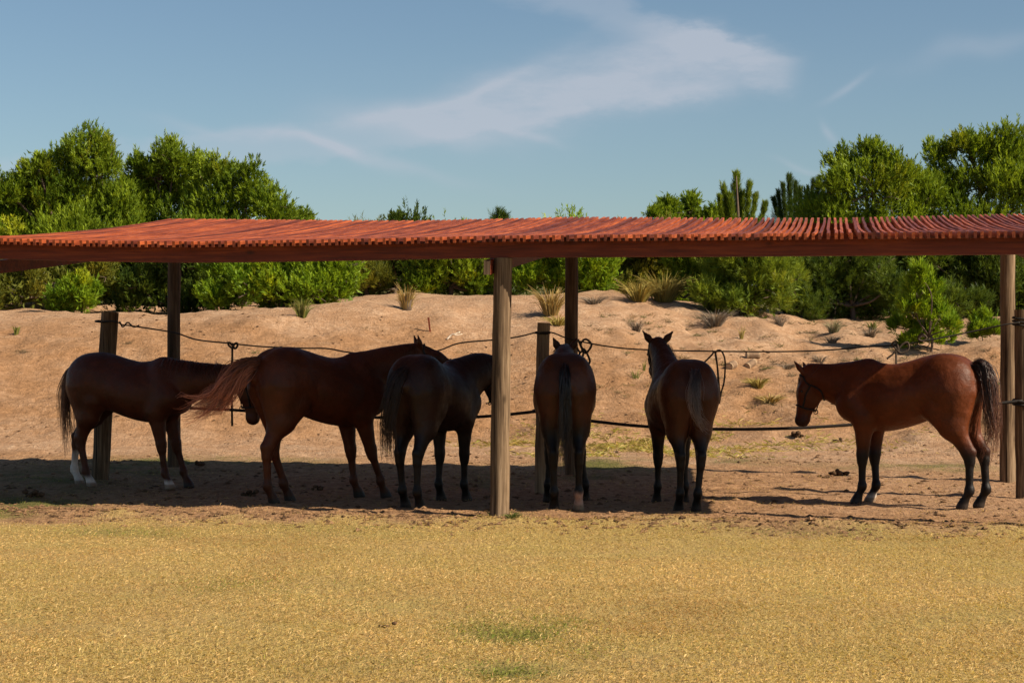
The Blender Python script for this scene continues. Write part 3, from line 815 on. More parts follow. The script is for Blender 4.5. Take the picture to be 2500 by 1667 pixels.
def make_horse(label, hind_xy, yaw, scale, coat, points, neck, head_dir, head_tilt=0.0, feet=None, socks=None, name='horse',
               ear_dir=None, ear_spread=.35, tail=None, mane=None, halter=True, tailcol=(.02, .012, .01), tailtip=None, tailn=260, tab=TRUNK, legpts=.5, tailr=.07, tailwave=.012, tailstrand=.0033, belly=1.0):
    """local frame: x forward, y left, z up. neck: [mid, poll]; feet: dict leg -> (dx, dy)"""
    feet = feet or {}; socks = socks or {}
    poll = np.array(neck[-1], float); hd = unit(head_dir)
    ends = np.array([poll, poll + hd * .62])
    lo = np.array([-.80, -.42, -.03]); hi = np.array([.80, .42, 1.56])
    lo = np.minimum(lo, ends.min(0) - .2); hi = np.maximum(hi, ends.max(0) + .22)
    S = SDF(lo, hi, .0145)
    S.trunk([(a_, b_, c_, d_ * belly, e_) for a_, b_, c_, d_, e_ in tab])
    LY = (0, 1, 0)
    legchains = []
    for sd in (1, -1):
        nm = 'L' if sd > 0 else 'R'
        # hindquarters
        fx, fy = feet.get('H' + nm, (0, 0))
        J = lambda x, y, z, w: np.array([x + fx * w, sd * y + fy * w, z])
        S.ell((-.44, sd * .125, 1.17), (.25, .145, .27), .08)
        S.cone(J(-.47, .115, 1.10, 0), J(-.49, .130, .76, .35), .185, .112, .07, LY, .86)
        S.cone(J(-.34, .15, .93, 0), J(-.43, .145, .78, .3), .125, .085, .07, LY, .85)
        S.cone(J(-.61, .085, 1.08, 0), J(-.565, .12, .78, .3), .095, .07, .06, LY, .9)
        S.cone(J(-.485, .130, .80, .32), J(-.62, .125, .535, .62), .112, .056, .05, LY, .85)
        S.cone(J(-.575, .125, .74, .38), J(-.672, .124, .548, .62), .035, .030, .03)
        S.cone(J(-.62, .125, .535, .62), J(-.635, .125, .46, .70), .060, .047, .03, LY, .78)
        S.cone(J(-.668, .124, .55, .62), J(-.655, .125, .45, .7), .034, .028, .025)
        S.cone(J(-.638, .125, .47, .7), J(-.625, .125, .20, 1), .043, .036, .03, LY, .85)
        S.cone(J(-.628, .125, .19, 1), J(-.628, .125, .175, 1), .048, .046, .025, LY, .9)
        S.cone(J(-.625, .125, .18, 1), J(-.578, .125, .085, 1), .039, .038, .02)
        S.cone(J(-.572, .125, .075, 1), J(-.552, .125, .022, 1), .047, .058, .012, LY, .95)
        legchains.append(('H' + nm, J(-.6, .125, 0, 1)))
        fx, fy = feet.get('F' + nm, (0, 0))
        S.cone(J(.45, .10, 1.22, 0), J(.545, .125, 1.0, 0), .10, .135, .09, LY, .8)
        S.cone(J(.545, .125, .99, 0), J(.40, .15, .84, 0), .135, .112, .07, LY, .8)
        S.ell((.60, sd * .075, .96), (.10, .10, .13), .06)
        S.cone(J(.405, .142, .84, 0), J(.425, .130, .49, .45), .108, .056, .05, LY, .82)
        S.cone(J(.43, .13, .49, .45), J(.432, .13, .43, .5), .058, .050, .03, LY, .9)
        S.cone(J(.43, .13, .44, .5), J(.432, .13, .20, 1), .042, .034, .03, LY, .85)
        S.cone(J(.43, .13, .188, 1), J(.43, .13, .172, 1), .045, .043, .025, LY, .92)
        S.cone(J(.432, .13, .178, 1), J(.472, .13, .085, 1), .037, .037, .02)
        S.cone(J(.478, .13, .075, 1), J(.498, .13, .022, 1), .047, .060, .012, LY, .95)
        legchains.append(('F' + nm, J(.46, .13, 0, 1)))
    # neck: upper and lower line, flattened sideways
    nb = np.array([.46, 0, 1.165]); pts = [nb] + [np.array(q, float) for q in neck]
    C = catmull(pts, 7)
    tot = np.linspace(0, 1, 7); rad = np.interp(tot, [0, .3, .65, 1], [.24, .205, .155, .112])
    lat = np.cross(C[-1] - C[0], (0, 0, 1)); lat = unit(lat)
    for i in range(6):
        S.cone(C[i], C[i + 1], rad[i], rad[i + 1], .05, lat, np.interp(tot[i], [0, 1], [.72, .62]))
    S.cone((.53, 0, 1.02), C[3] - np.array([0, 0, .05]), .17, .12, .08, lat, .75)
    # head frame
    side = unit(np.cross(hd, (0, 0, 1)) if abs(hd[2]) < .97 else lat)
    if abs(hd[2]) >= .85: side = unit(lat - hd * lat.dot(hd))
    nrm = np.cross(side, hd)
    back = C[-1] - C[-2]
    if nrm.dot(back) < 0 and abs(hd[2]) > .5: nrm = -nrm
    if abs(hd[2]) <= .5 and nrm[2] < 0: nrm = -nrm
    side = np.cross(hd, nrm)
    H = lambda a, b, c=0: poll + hd * a * .93 + nrm * b + side * c
    S.cone(H(-.01, -.01), H(.20, .0), .100, .094, .05, side, .86)
    S.cone(H(.14, -.10), H(.24, -.085), .098, .075, .05, side, .66)          # cheek
    S.cone(H(.18, .005), H(.46, -.015), .086, .056, .05, side, .84)          # nose
    S.cone(H(.24, -.085), H(.46, -.065), .060, .036, .05, side, .75)         # lower jaw
    S.ell(H(.50, -.03), (.062, .062, .062), .04)
    S.cone(H(.47, -.075), H(.51, -.07), .036, .030, .03, side, 1.1)
    for q in (1, -1):
        S.cone(H(.505, .0, q * .035), H(.53, -.015, q * .035), .026, .022, .02)
        S.cone(H(.15, .035, q * .070), H(.21, .028, q * .070), .030, .024, .03)   # brow
    ed = unit(ear_dir) if ear_dir is not None else unit(nrm * .75 - hd * .65)
    ears = []
    for q in (1, -1):
        e0 = H(.0, .055, q * .058); dd_ = unit(ed + side * q * ear_spread)
        fw = unit(np.cross(dd_, side))
        S.cone(e0, e0 + dd_ * .075, .030, .036, .02, fw, .7)
        S.cone(e0 + dd_ * .07, e0 + dd_ * .165, .036, .009, .015, fw, .7)
    # flat soles
    S.D = np.maximum(S.D, -S.ax[2][None, None, :] * 1.0)
    V, Q = S.nets()
    for _ in range(2): V = V - S.grad(V) * S.sample(V)[:, None] * .6
    # colours
    col = np.broadcast_to(np.array(coat, float), V.shape).copy()
    z = V[:, 2]
    pt = np.array(points, float)
    lower = (1 - sstep(legpts - .12, legpts + .1, z + .03 * fbm(V[:, 0] * 9, V[:, 2] * 9, 2)))[:, None]
    col = col * (1 - lower) + pt * lower
    dorsal = sstep(1.30, 1.5, z)[:, None] * .35
    col = col * (1 - dorsal) + pt * dorsal
    hm = (V - poll).dot(hd); near = np.linalg.norm(V - (poll + hd * .5), axis=1) < .2
    mz = (sstep(.34, .50, hm) * near)[:, None] * .8; col = col * (1 - mz) + pt * mz
    for nm, fpos in legchains:
        dist = np.linalg.norm(V[:, :2] - fpos[:2], axis=1); own = (dist < .16) & (z < .5)
        for n2, f2 in legchains:
            if n2 != nm: own &= dist <= np.linalg.norm(V[:, :2] - f2[:2], axis=1)
        if nm in socks:
            hgt, sc = socks[nm]; w = (own * (1 - sstep(hgt - .035, hgt + .035, z + .03 * fbm(V[:, 0] * 20, V[:, 1] * 20, 2))))[:, None]
            col = col * (1 - w) + np.array(sc) * w
        hoof = (own * (1 - sstep(.055, .07, z)))[:, None]
        hc = np.array([.22, .15, .10]) if nm in socks else np.array([.03, .022, .018])
        col = col * (1 - hoof) + hc * hoof
    hx, hy = hind_xy
    cy, sy = math.cos(yaw), math.sin(yaw)
    hl = np.array([-.56, 0]) * scale
    ox, oy = hx - (cy * hl[0]), hy - (sy * hl[0])
    gz = float(np.mean([terr(ox + (cy * f[0] - sy * f[1]) * scale, oy + (sy * f[0] + cy * f[1]) * scale) for _, f in legchains])) - .012
    root = empty(name, (ox, oy, gz), yaw); root.scale = (scale,) * 3
    tag(root, label, 'horse', 'horses tied under the shade roof')
    mesh_np('body', V, Q, M['coat'], root, True, col)
    # eyes
    for q in (1, -1):
        mb = MB(); c = S.project(np.array([H(.185, .015, q * .09)]), -.004)[0]
        v = _ico * .019 + c; mb.add(v, None, _icf); e = mb.build('eye', M['eye'], root, True, False)
        ss_ = e.modifiers.new('sub', 'SUBSURF'); ss_.levels = 1; ss_.render_levels = 2
    # halter
    if halter:
        mb = MB(); a = np.linspace(0, 2 * math.pi, 25)
        def band(cpt, ax1, ax2, r, rad_=.009):
            p = np.array([cpt + ax1 * math.cos(q) * r + ax2 * math.sin(q) * r for q in a]); p = S.project(p, .006, 8); p[-1] = p[0]
            mb.tube(p, rad_, 6)
        band(H(.36, -.03), nrm, side, .13); 
        c2 = H(.09, -.06); band(c2, unit(nrm * .9 - hd * .35), side, .17)
        for q in (1, -1):
            p = S.project(np.array([H(u, w, q * .12) for u, w in ((.11, -.06), (.2, -.05), (.28, -.045), (.36, -.04))]), .006, 8); mb.tube(catmull(p, 10), .009, 6)
        rg = H(.36, -.15); mb.tube(np.array([rg + (hd * math.cos(q) - nrm * math.sin(q)) * .022 for q in a]), .005, 5)
        mb.tube(np.array([H(.36, -.125), rg]), .006, 5); mb.tube(np.array([rg, H(.20, -.16)]), .006, 5)
        mb.build('halter', M['strap'], root, True, False)
    # hair
    def strands(nm, guides, n, spread, rad_, cols, wave, seg=12, seed=0, tipspread=1.7, lenvar=.38):
        rr = np.random.default_rng(seed); mb = MB()
        G = [catmull(g, seg) for g in guides]
        nl_ = max(6, n // 9)
        for i in range(n):
            if i % 9 == 0:      # a new lock of hair
                w = rr.random(len(G)) ** 2; w /= w.sum(); gp = sum(wi * g for wi, g in zip(w, G))
                t = np.linspace(0, 1, seg); o_ = rr.normal(0, 1, 3); o_ /= np.linalg.norm(o_) + .01; o_ *= rr.random() ** .5
                prof = np.interp(t, [0, .12, .5, 1], [.35, .8, 1.0, tipspread])
                gp = gp + o_[None] * (spread * prof)[:, None]
                ph = rr.random(3) * 6.28; fr = 1.5 + rr.random(3) * 3.5
                gp = gp + wave * t[:, None] * np.sin(t[:, None] * fr[None] * 3.0 + ph[None]); LL = 1 - lenvar * rr.random() ** 1.3; tone_ = .55 + .9 * rr.random()
            jo = rr.normal(0, 1, 3) * spread * .22
            p = gp + jo[None] * np.interp(t, [0, .4, .8, 1], [.8, 1.1, .8, .55])[:, None]
            ph2 = rr.random(3) * 6.28; p = p + wave * .45 * t[:, None] * np.sin(t[:, None] * (9 + 8 * rr.random()) + ph2[None])
            L = LL * (1 - .15 * rr.random())
            p = catmull(p, seg * 2)[:max(4, int(seg * 2 * L))][::2]
            m_ = len(p); r_ = rad_ * np.interp(np.linspace(0, 1, m_), [0, .3, 1], [.9, 1, .15])
            v, q_, t_ = tube(p, r_, 3, False)
            ca0, ca1 = cols; k = np.repeat(np.linspace(0, 1, m_) ** 1.6, 3)[:, None]
            cc = (np.array(ca0) * (1 - k) + np.array(ca1) * k) * tone_ * (.75 + .5 * rr.random())
            mb.add(v, q_, t_, cc)
        return mb.build(nm, M['hair'], root, True)
    if tail:
        strands('tail', tail, tailn, tailr, tailstrand, (tailcol, tailtip or tailcol), tailwave, 13, len(label))
    crest = [C[i] + unit(np.cross(np.cross(C[min(i + 1, 6)] - C[max(i - 1, 0)], (0, 0, 1)), C[min(i + 1, 6)] - C[max(i - 1, 0)])) * rad[i] * .97 for i in range(1, 7)]
    crest = catmull([np.array([.44, 0, 1.40])] + crest, 40)
    mn = mane or dict(len=.14, side=1, col=(.018, .010, .008), n=200)
    rr = np.random.default_rng(5 + len(label)); mb = MB()
    for i in range(mn['n']):
        k = rr.random() * 39; b_ = crest[int(k)] + rr.normal(0, .008, 3); b_[2] -= .012
        sd = mn['side'] if rr.random() < .85 else -mn['side']
        L = mn['len'] * (.5 + .8 * rr.random()); lt = np.array([lat[0], lat[1], 0]) * sd
        if lt[1] * sd < 0 and abs(lat[1]) > .3: lt = -lt
        flare = mn.get('wild', .3) * rr.random()
        p = [b_, b_ + lt * L * .28 + np.array([0, 0, L * (.05 + flare)]), b_ + lt * L * (.55 + .3 * rr.random()) - np.array([0, 0, L * .25 - flare * L * .5]), b_ + lt * L * (.65 + .4 * rr.random()) - np.array([rr.normal(0, .03), 0, L * .8 - flare * L])]
        p = catmull(p, 8); v, q_, t_ = tube(p, .004 * np.linspace(1, .2, 8), 3, False)
        mb.add(v, q_, t_, np.array(mn['col']) * (.6 + .8 * rr.random()))
    for i in range(26):       # forelock
        b_ = H(.01 + rr.normal(0, .01), .085, rr.normal(0, .02)); p = catmull([b_, b_ + nrm * .02 + hd * .05, b_ + hd * .14 * (.5 + rr.random()) + side * rr.normal(0, .02) + nrm * .005], 6)
        v, q_, t_ = tube(p, .004 * np.linspace(1, .2, 6), 3, False); mb.add(v, q_, t_, np.array(mn['col']) * (.6 + .8 * rr.random()))
    mb.build('mane', M['hair'], root, True)
    return root, H, (ox, oy, gz, yaw, scale)

def deg(a): return math.radians(a)
CHEST = (.060, .0150, .0045); WHITE = (.55, .47, .40)
def gxy(x, Z): return ((x - 1250) / F * Z, Z)

def local(info, w):
    ox, oy, gz, yaw, sc = info; d = np.array(w) - (ox, oy, gz)
    return np.array([d[0] * math.cos(yaw) + d[1] * math.sin(yaw), -d[0] * math.sin(yaw) + d[1] * math.cos(yaw), d[2]]) / sc
def wpos(info, l):
    ox, oy, gz, yaw, sc = info; l = np.array(l, float) * sc
    return np.array([ox + l[0] * math.cos(yaw) - l[1] * math.sin(yaw), oy + l[0] * math.sin(yaw) + l[1] * math.cos(yaw), gz + l[2]])

HS = []
# 1: chestnut with white hind socks, far left
HS.append(make_horse('chestnut horse with white hind socks, leftmost, its head behind the next horse', gxy(205, 19.6), deg(-17), .985, CHEST, (.05, .015, .006),
    [(.88, 0, 1.18), (1.42, .10, 1.22)], (.06, .10, -.97), feet={'HL': (-.14, .02), 'HR': (.17, -.01), 'FR': (.07, 0), 'FL': (.16, 0)},
    socks={'HL': (.38, WHITE), 'HR': (.12, WHITE), 'FR': (.10, WHITE)}, legpts=.2,
    tail=[[(-.67, 0, 1.33), (-.76, 0, 1.24), (-.82, .0, 1.0), (-.82, .02, .6), (-.78, .0, .18)], [(-.67, 0, 1.32), (-.74, .02, 1.2), (-.77, 0, .95), (-.74, 0, .55), (-.72, 0, .24)]],
    tailcol=(.055, .018, .008), tailtip=(.17, .058, .022), tailn=300, tailr=.06, tailwave=.02,
    mane=dict(len=.17, side=-1, col=(.06, .02, .009), n=260, wild=.12)))
# 2: chestnut swishing its tail
HS.append(make_horse('chestnut horse swishing its pale reddish tail, second from the left', gxy(655, 17.45), deg(39), 1.03, CHEST, (.05, .016, .007),
    [(.80, -.02, 1.30), (1.12, -.08, 1.41)], (.84, -.42, -.34), feet={'HR': (.0, .03), 'HL': (.30, -.02), 'FR': (.20, 0), 'FL': (.06, 0)}, legpts=.2,
    ear_dir=(-.25, .1, .9), ear_spread=.5,
    tail=[[(-.67, .0, 1.34), (-.80, .04, 1.30), (-1.02, .08, 1.14), (-1.22, .14, 1.00), (-1.42, .22, .93)], [(-.67, 0, 1.33), (-.80, .04, 1.26), (-.98, .08, 1.06), (-1.14, .16, .88), (-1.30, .26, .76)],
          [(-.67, 0, 1.32), (-.80, .05, 1.22), (-.90, .08, 1.04), (-.98, .14, .92), (-1.06, .2, .84)], [(-.67, .0, 1.34), (-.78, .04, 1.30), (-.96, .08, 1.10), (-1.20, .14, .90), (-1.40, .22, .84)]],
    tailcol=(.07, .02, .008), tailtip=(.62, .22, .12), tailn=560, tailr=.085, tailwave=.065, tailstrand=.0042,  # pinkish sunlight on the tail is put into the tip colour
    mane=dict(len=.10, side=-1, col=(.045, .015, .007), n=160, wild=.15)))
# 3: dark brown, from behind at an angle
HS.append(make_horse('dark brown horse seen from behind at an angle, left of the front roof post', gxy(1003, 16.95), deg(68), .985, (.021, .008, .0048), (.005, .0035, .003),
    [(.78, -.12, 1.31), (.98, -.22, 1.34)], (.50, .04, -.87), feet={'HR': (-.06, .0), 'HL': (.10, -.02), 'FR': (.03, .02), 'FL': (-.06, .0)}, legpts=.7,
    tail=[[(-.68, 0, 1.33), (-.78, .06, 1.22), (-.82, .12, .95), (-.80, .15, .65), (-.78, .14, .38)], [(-.68, 0, 1.33), (-.76, .04, 1.2), (-.80, .10, .9), (-.79, .12, .6), (-.76, .10, .42)]],
    tailcol=(.022, .010, .007), tailtip=(.03, .012, .008), tailn=320, tailr=.065, tailwave=.02,
    mane=dict(len=.12, side=1, col=(.009, .006, .005), n=140, wild=.1)))
# 4: bay from straight behind
HS.append(make_horse('dark bay horse seen from straight behind with tail hanging down, one pale hind pastern', gxy(1380, 16.6), deg(89), .985, (.050, .015, .005), (.005, .0035, .003),
    [(.80, 0, 1.36), (1.08, -.02, 1.46)], (.80, 0, -.6), feet={'HL': (0, -.02), 'HR': (.04, .0), 'FL': (0, .03), 'FR': (.02, -.08)}, legpts=.82, socks={'HR': (.17, (.42, .27, .21))},
    tail=[[(-.68, 0, 1.36), (-.77, 0, 1.26), (-.79, 0, 1.0), (-.78, 0, .6), (-.74, -.01, .22)], [(-.68, 0, 1.36), (-.76, 0, 1.2), (-.78, .01, .9), (-.77, .03, .6), (-.74, .06, .32)]],
    tailcol=(.006, .0045, .0045), tailtip=(.03, .022, .02), tailn=330, tailr=.05, tailwave=.026,
    ear_dir=(-.15, 0, 1), ear_spread=.5, belly=1.06, mane=dict(len=.10, side=1, col=(.009, .006, .005), n=120, wild=.1)))
# 5: bay from behind, head up
HS.append(make_horse('bay horse seen from behind with raised head, black and grey tail', gxy(1690, 16.7), deg(97), .955, (.050, .015, .005), (.005, .0038, .0033),
    [(.74, .0, 1.40), (.94, .03, 1.60)], (.90, -.10, -.50), feet={'HL': (.05, .0), 'HR': (-.02, .09), 'FL': (.04, .0), 'FR': (.0, -.02)}, legpts=.72,
    tail=[[(-.68, 0, 1.34), (-.77, .02, 1.34), (-.85, .06, 1.22), (-.84, .03, .95), (-.80, -.05, .78)], [(-.68, 0, 1.34), (-.78, .0, 1.31), (-.84, .02, 1.12), (-.83, -.05, .9), (-.80, -.18, .70)], [(-.68, 0, 1.34), (-.78, .02, 1.32), (-.85, .05, 1.15), (-.84, .0, .9), (-.82, -.22, .82)]],
    tailcol=(.010, .008, .008), tailtip=(.24, .19, .18), tailn=260, tailr=.05, tailwave=.032,
    ear_dir=(-.1, .0, 1), ear_spread=.8, belly=1.06, mane=dict(len=.11, side=-1, col=(.014, .008, .006), n=120, wild=.1)))
# 6: bay in profile, right
HS.append(make_horse('bright bay horse with black legs in profile facing left, rump in the sun', gxy(2354, 16.95), deg(145), .985, (.085, .020, .0045), (.006, .004, .0035),
    [(.78, .0, 1.19), (1.03, .02, 1.26)], (.26, .05, -.95), feet={'HL': (-.03, 0), 'HR': (-.10, 0), 'FL': (.0, .0), 'FR': (-.05, .04)}, legpts=.58, socks={'FR': (.09, WHITE)},
    tail=[[(-.67, 0, 1.37), (-.76, .0, 1.34), (-.80, .0, 1.15), (-.80, -.02, .75), (-.75, -.02, .28)], [(-.67, 0, 1.37), (-.76, .0, 1.32), (-.82, .0, 1.0), (-.82, .0, .65), (-.74, .0, .36)], [(-.67, 0, 1.37), (-.76, .0, 1.32), (-.80, .0, 1.1), (-.81, .0, .75), (-.78, .0, .5)]],
    tailcol=(.007, .0055, .0055), tailtip=(.09, .027, .01), tailn=420, tailr=.075, tailwave=.03,
    mane=dict(len=.09, side=1, col=(.010, .006, .005), n=160, wild=.15)))

# ------------------------------------------------------------------ vegetation
def leaves_on(shoots, dirs, lens, nl, ll, lw, ang, cols, rr, inner=.0):
    """narrow leaves spiralling up each shoot -> verts, quads, colours"""
    S = len(shoots); t = (np.arange(nl)[None] + rr.random((S, nl))) / nl
    base = shoots[:, None] + dirs[:, None] * (lens[:, None] * t)[..., None]
    ref = rr.normal(0, 1, (S, 1, 3)); ref = ref - (ref * dirs[:, None]).sum(-1, keepdims=True) * dirs[:, None]; ref /= np.linalg.norm(ref, axis=-1, keepdims=True)
    ref2 = np.cross(np.broadcast_to(dirs[:, None], ref.shape), ref)
    a = (np.arange(nl)[None] * 2.4 + rr.random((S, nl)) * .8)[..., None]
    out = ref * np.cos(a) + ref2 * np.sin(a)
    an = (ang * (1.15 - .6 * t) + .2 * rr.normal(0, 1, (S, nl)))[..., None]
    d = dirs[:, None] * np.cos(an) + out * np.sin(an)
    L = (ll * (.7 + .6 * rr.random((S, nl))))[..., None]
    w = np.cross(d, rr.normal(0, 1, (S, nl, 3))); w /= np.linalg.norm(w, axis=-1, keepdims=True) + 1e-6
    w = w * (lw * (.7 + .6 * rr.random((S, nl, 1))))
    v = np.stack([base - w * .25, base + d * L * .42 + w * .75, base + d * L], 2).reshape(-1, 3)
    q = np.arange(S * nl * 3).reshape(-1, 3)
    c = cols[:, None] * (.7 + .6 * rr.random((S, nl, 1)))
    return v, q, np.repeat(c.reshape(-1, 3), 3, axis=0)

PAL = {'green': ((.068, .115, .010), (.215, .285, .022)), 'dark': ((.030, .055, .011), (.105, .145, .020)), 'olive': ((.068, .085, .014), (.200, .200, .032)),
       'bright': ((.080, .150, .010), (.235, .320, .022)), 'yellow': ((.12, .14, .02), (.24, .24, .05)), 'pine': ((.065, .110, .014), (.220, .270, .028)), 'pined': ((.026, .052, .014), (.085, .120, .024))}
def plant(name, label, cat, base_px, Z, blobs, pal, group, dens=1.0, kind='wattle', leaf=(.105, .026), seed=1, trunkr=.07, depth=.85, basept=None, skirt=None):
    if skirt is None: skirt = basept is None
    """blobs: (px, py, rx, ry[, dz]) crown masses in photo pixels at depth Z"""
    rr = np.random.default_rng(seed)
    if basept is None:
        bx = (base_px - 1250) / F * Z; b0 = np.array([bx, Z, float(terr(bx, Z))])
    else: b0 = np.array(basept)
    root = empty(name, tuple(b0)); tag(root, label, cat, group)
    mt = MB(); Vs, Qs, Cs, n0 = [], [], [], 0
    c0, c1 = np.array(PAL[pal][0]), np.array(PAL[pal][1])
    bl = []
    for b_ in blobs:
        px, py, rx, ry = b_[:4]; dz = b_[4] if len(b_) > 4 else rr.uniform(-.5, .5)
        c = P(px, py, Z + dz); rX = 1.1 * rx / F * Z; rZ = 1.06 * ry / F * Z; bl.append((c, np.array([rX, (rX + rZ) * .5 * depth, rZ])))
    if skirt:      # growth down to the sand along the whole width
        x0, x1 = min(b_[0] - .5 * b_[2] for b_ in blobs), max(b_[0] + .5 * b_[2] for b_ in blobs)
        for px in np.arange(x0, x1, 75.0):
            Zs = Z + rr.uniform(-.6, .3); X_ = (px - 1250) / F * Zs; c = np.array([X_, Zs, float(terr(X_, Zs)) + rr.uniform(.25, .45)])
            bl.append((c, np.array([.5, .45, .42]) * rr.uniform(.8, 1.2)))
    for c, r in bl:
        # sub-clumps give an uneven outline with light and dark masses
        nsub = max(6, int(12 * (r[0] * r[2]) ** .5 + 5))
        for k in range(nsub):
            u = rr.normal(0, 1, 3); u /= np.linalg.norm(u); u[2] = u[2] * .9 + .12
            cc = c + u * r * rr.uniform(.30, .82); rs = (r.mean()) * rr.uniform(.34, .52)
            if cc[2] < b0[2] - .1: continue
            n = int(dens * (24 + 185 * rs * rs) * (1.0 if kind != 'pine' else .62))
            w = rr.normal(0, 1, (n, 3)); w /= np.linalg.norm(w, axis=1)[:, None]
            rad = rr.random(n) ** .45
            p = cc + w * rs * rad[:, None] * np.array([1, 1, 1.1])
            out = unit(cc - c + 1e-3)[None] * .35 + w * .45
            d = out + np.array([0, 0, .95 if kind != 'pine' else .8])[None] + rr.normal(0, .18, (n, 3)); d /= np.linalg.norm(d, axis=1)[:, None]
            ok = p[:, 2] > b0[2] - .35 + .2 * rr.random(n)
            p, d = p[ok], d[ok]; n = len(p)
            if n == 0: continue
            kk = np.clip(rr.normal(.45, .22) + rr.normal(0, .15, (n, 1)), 0, 1)
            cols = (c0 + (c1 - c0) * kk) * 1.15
            if rr.random() < .07: cols = cols * np.array([1.35, 1.12, .9])
            lens = rr.uniform(.16, .36, n) * np.clip(rs * 1.6, .45, 1.15) * np.where(rr.random(n) < .10, 1.8, 1.0)
            if kind == 'pine':
                v, q, cl = leaves_on(p, d, lens * 1.25, 22, .13, .013, .75, cols, rr)
            else:
                v, q, cl = leaves_on(p, d, lens, 12, leaf[0], leaf[1], .55, cols, rr)
            Vs.append(v); Qs.append(q + n0); Cs.append(cl); n0 += len(v)
        # broader leaves inside the mass
        n = int(110 * r[0] * r[2] + 15) if skirt else 0; w = rr.normal(0, 1, (n, 3)); w /= np.linalg.norm(w, axis=1)[:, None]; p = c + w * r * (rr.random(n) ** .5 * .62)[:, None]; p = p[p[:, 2] > b0[2]]
        if len(p):
            d = rr.normal(0, 1, p.shape) + (0, 0, .6); d /= np.linalg.norm(d, axis=1)[:, None]
            v, q, cl = leaves_on(p, d, np.full(len(p), .3), 3, .17, .055, .9, np.broadcast_to(c0 + (c1 - c0) * .3, p.shape), rr); Vs.append(v); Qs.append(q + n0); Cs.append(cl); n0 += len(v)
    # trunk and limbs reach each mass
    cm = np.mean([c for c, _ in bl], axis=0); fork = b0 + (cm - b0) * np.array([.35, .35, .3]); fork[2] = max(fork[2], b0[2] + .3)
    stem = catmull([b0 - (0, 0, .15), b0 + (fork - b0) * .5 + rr.normal(0, .05, 3), fork], 8)
    mt.tube(stem - b0, np.linspace(trunkr, trunkr * .7, 8), 7)
    for c, r in bl:
        mid = fork + (c - fork) * .5 + rr.normal(0, .12, 3); mt.tube(catmull([fork, mid, c], 8) - b0, np.linspace(trunkr * .6, trunkr * .18, 8), 5)
        for k in range(5):
            u = rr.normal(0, 1, 3); u /= np.linalg.norm(u); e = c + u * r * .8; e[2] = max(e[2], b0[2] + .1)
            mt.tube(catmull([c + (mid - c) * .4 * rr.random(), (c + e) / 2 + rr.normal(0, .05, 3), e], 6) - b0, np.linspace(trunkr * .25, .006, 6), 4)
    mt.build('trunk', M['bark'], root, True, False)
    mesh_np('crown', np.vstack(Vs) - b0, np.vstack(Qs), M['leaf'], root, colors=np.vstack(Cs))
    return root

GT = 'trees on the dune behind the shade roof'
plant('wattle_tree', 'tallest leafy tree on the left, its top highest above the roof', 'tree', 215, 42.5,
      [(215, 365, 55, 62), (250, 400, 50, 60), (160, 425, 60, 70), (95, 420, 38, 38), (120, 500, 90, 80), (225, 500, 95, 85), (190, 600, 120, 80), (90, 610, 90, 80), (280, 590, 80, 70), (60, 480, 60, 55), (75, 430, 42, 38), (20, 470, 50, 45), (285, 500, 60, 70), (170, 540, 90, 70)], 'green', GT, seed=2, trunkr=.1)
plant('wattle_tree', 'leafy tree with a double top, right of the tallest one on the left', 'tree', 425, 43.2,
      [(425, 395, 52, 52), (385, 420, 45, 45), (440, 465, 85, 70), (360, 500, 80, 70), (480, 540, 90, 80), (400, 600, 110, 80), (330, 620, 80, 60), (310, 530, 62, 60), (320, 580, 70, 60), (315, 475, 48, 45), (338, 425, 40, 45), (490, 430, 50, 45)], 'green', GT, seed=3, trunkr=.1)
plant('wattle_tree', 'rounded leafy tree sloping down to the sky in the left half', 'tree', 590, 42.0,
      [(530, 445, 60, 52), (600, 455, 58, 55), (560, 520, 95, 75), (660, 515, 62, 62), (700, 560, 55, 50), (620, 600, 110, 75), (740, 545, 25, 25), (500, 600, 90, 70)], 'green', GT, seed=4, trunkr=.1)
plant('wattle_tree', 'leafy tree cut by the left edge of the picture', 'tree', -30, 43.0,
      [(5, 490, 60, 50), (45, 510, 60, 55), (-70, 490, 80, 80), (40, 560, 75, 70), (-40, 620, 120, 90), (-150, 560, 120, 120)], 'bright', GT, seed=5, trunkr=.1)
plant('wattle_bush', 'bright green dense bush spilling onto the sand under the roof, left of centre', 'bush', 690, 38.6,
      [(620, 680, 75, 65), (700, 670, 90, 80), (790, 670, 85, 75), (840, 650, 60, 60), (690, 720, 90, 45), (770, 725, 85, 40), (560, 650, 60, 55)], 'bright', GT, seed=6, dens=1.15)
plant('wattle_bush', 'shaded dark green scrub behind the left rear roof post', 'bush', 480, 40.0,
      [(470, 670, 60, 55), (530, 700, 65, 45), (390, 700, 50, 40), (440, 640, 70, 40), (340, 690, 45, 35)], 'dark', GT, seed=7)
plant('wattle_bush', 'olive scrub at the far left under the roof edge', 'bush', 140, 40.6,
      [(40, 680, 75, 55), (130, 690, 75, 50), (220, 670, 60, 50), (-60, 690, 90, 60), (250, 630, 40, 40)], 'olive', GT, seed=8)
plant('wattle_bush', 'small bright sprig bush at the foot of the olive scrub, left', 'bush', 200, 38.6, [(185, 718, 26, 24), (208, 735, 14, 14), (222, 712, 18, 16)], 'bright', GT, seed=9, dens=1.5, trunkr=.03)
plant('pine_bush', 'yellowish feathery bush at the right end of the bright bush', 'bush', 890, 44.5, [(885, 640, 55, 60), (905, 680, 45, 40), (870, 600, 60, 60)], 'olive', GT, kind='pine', seed=10)
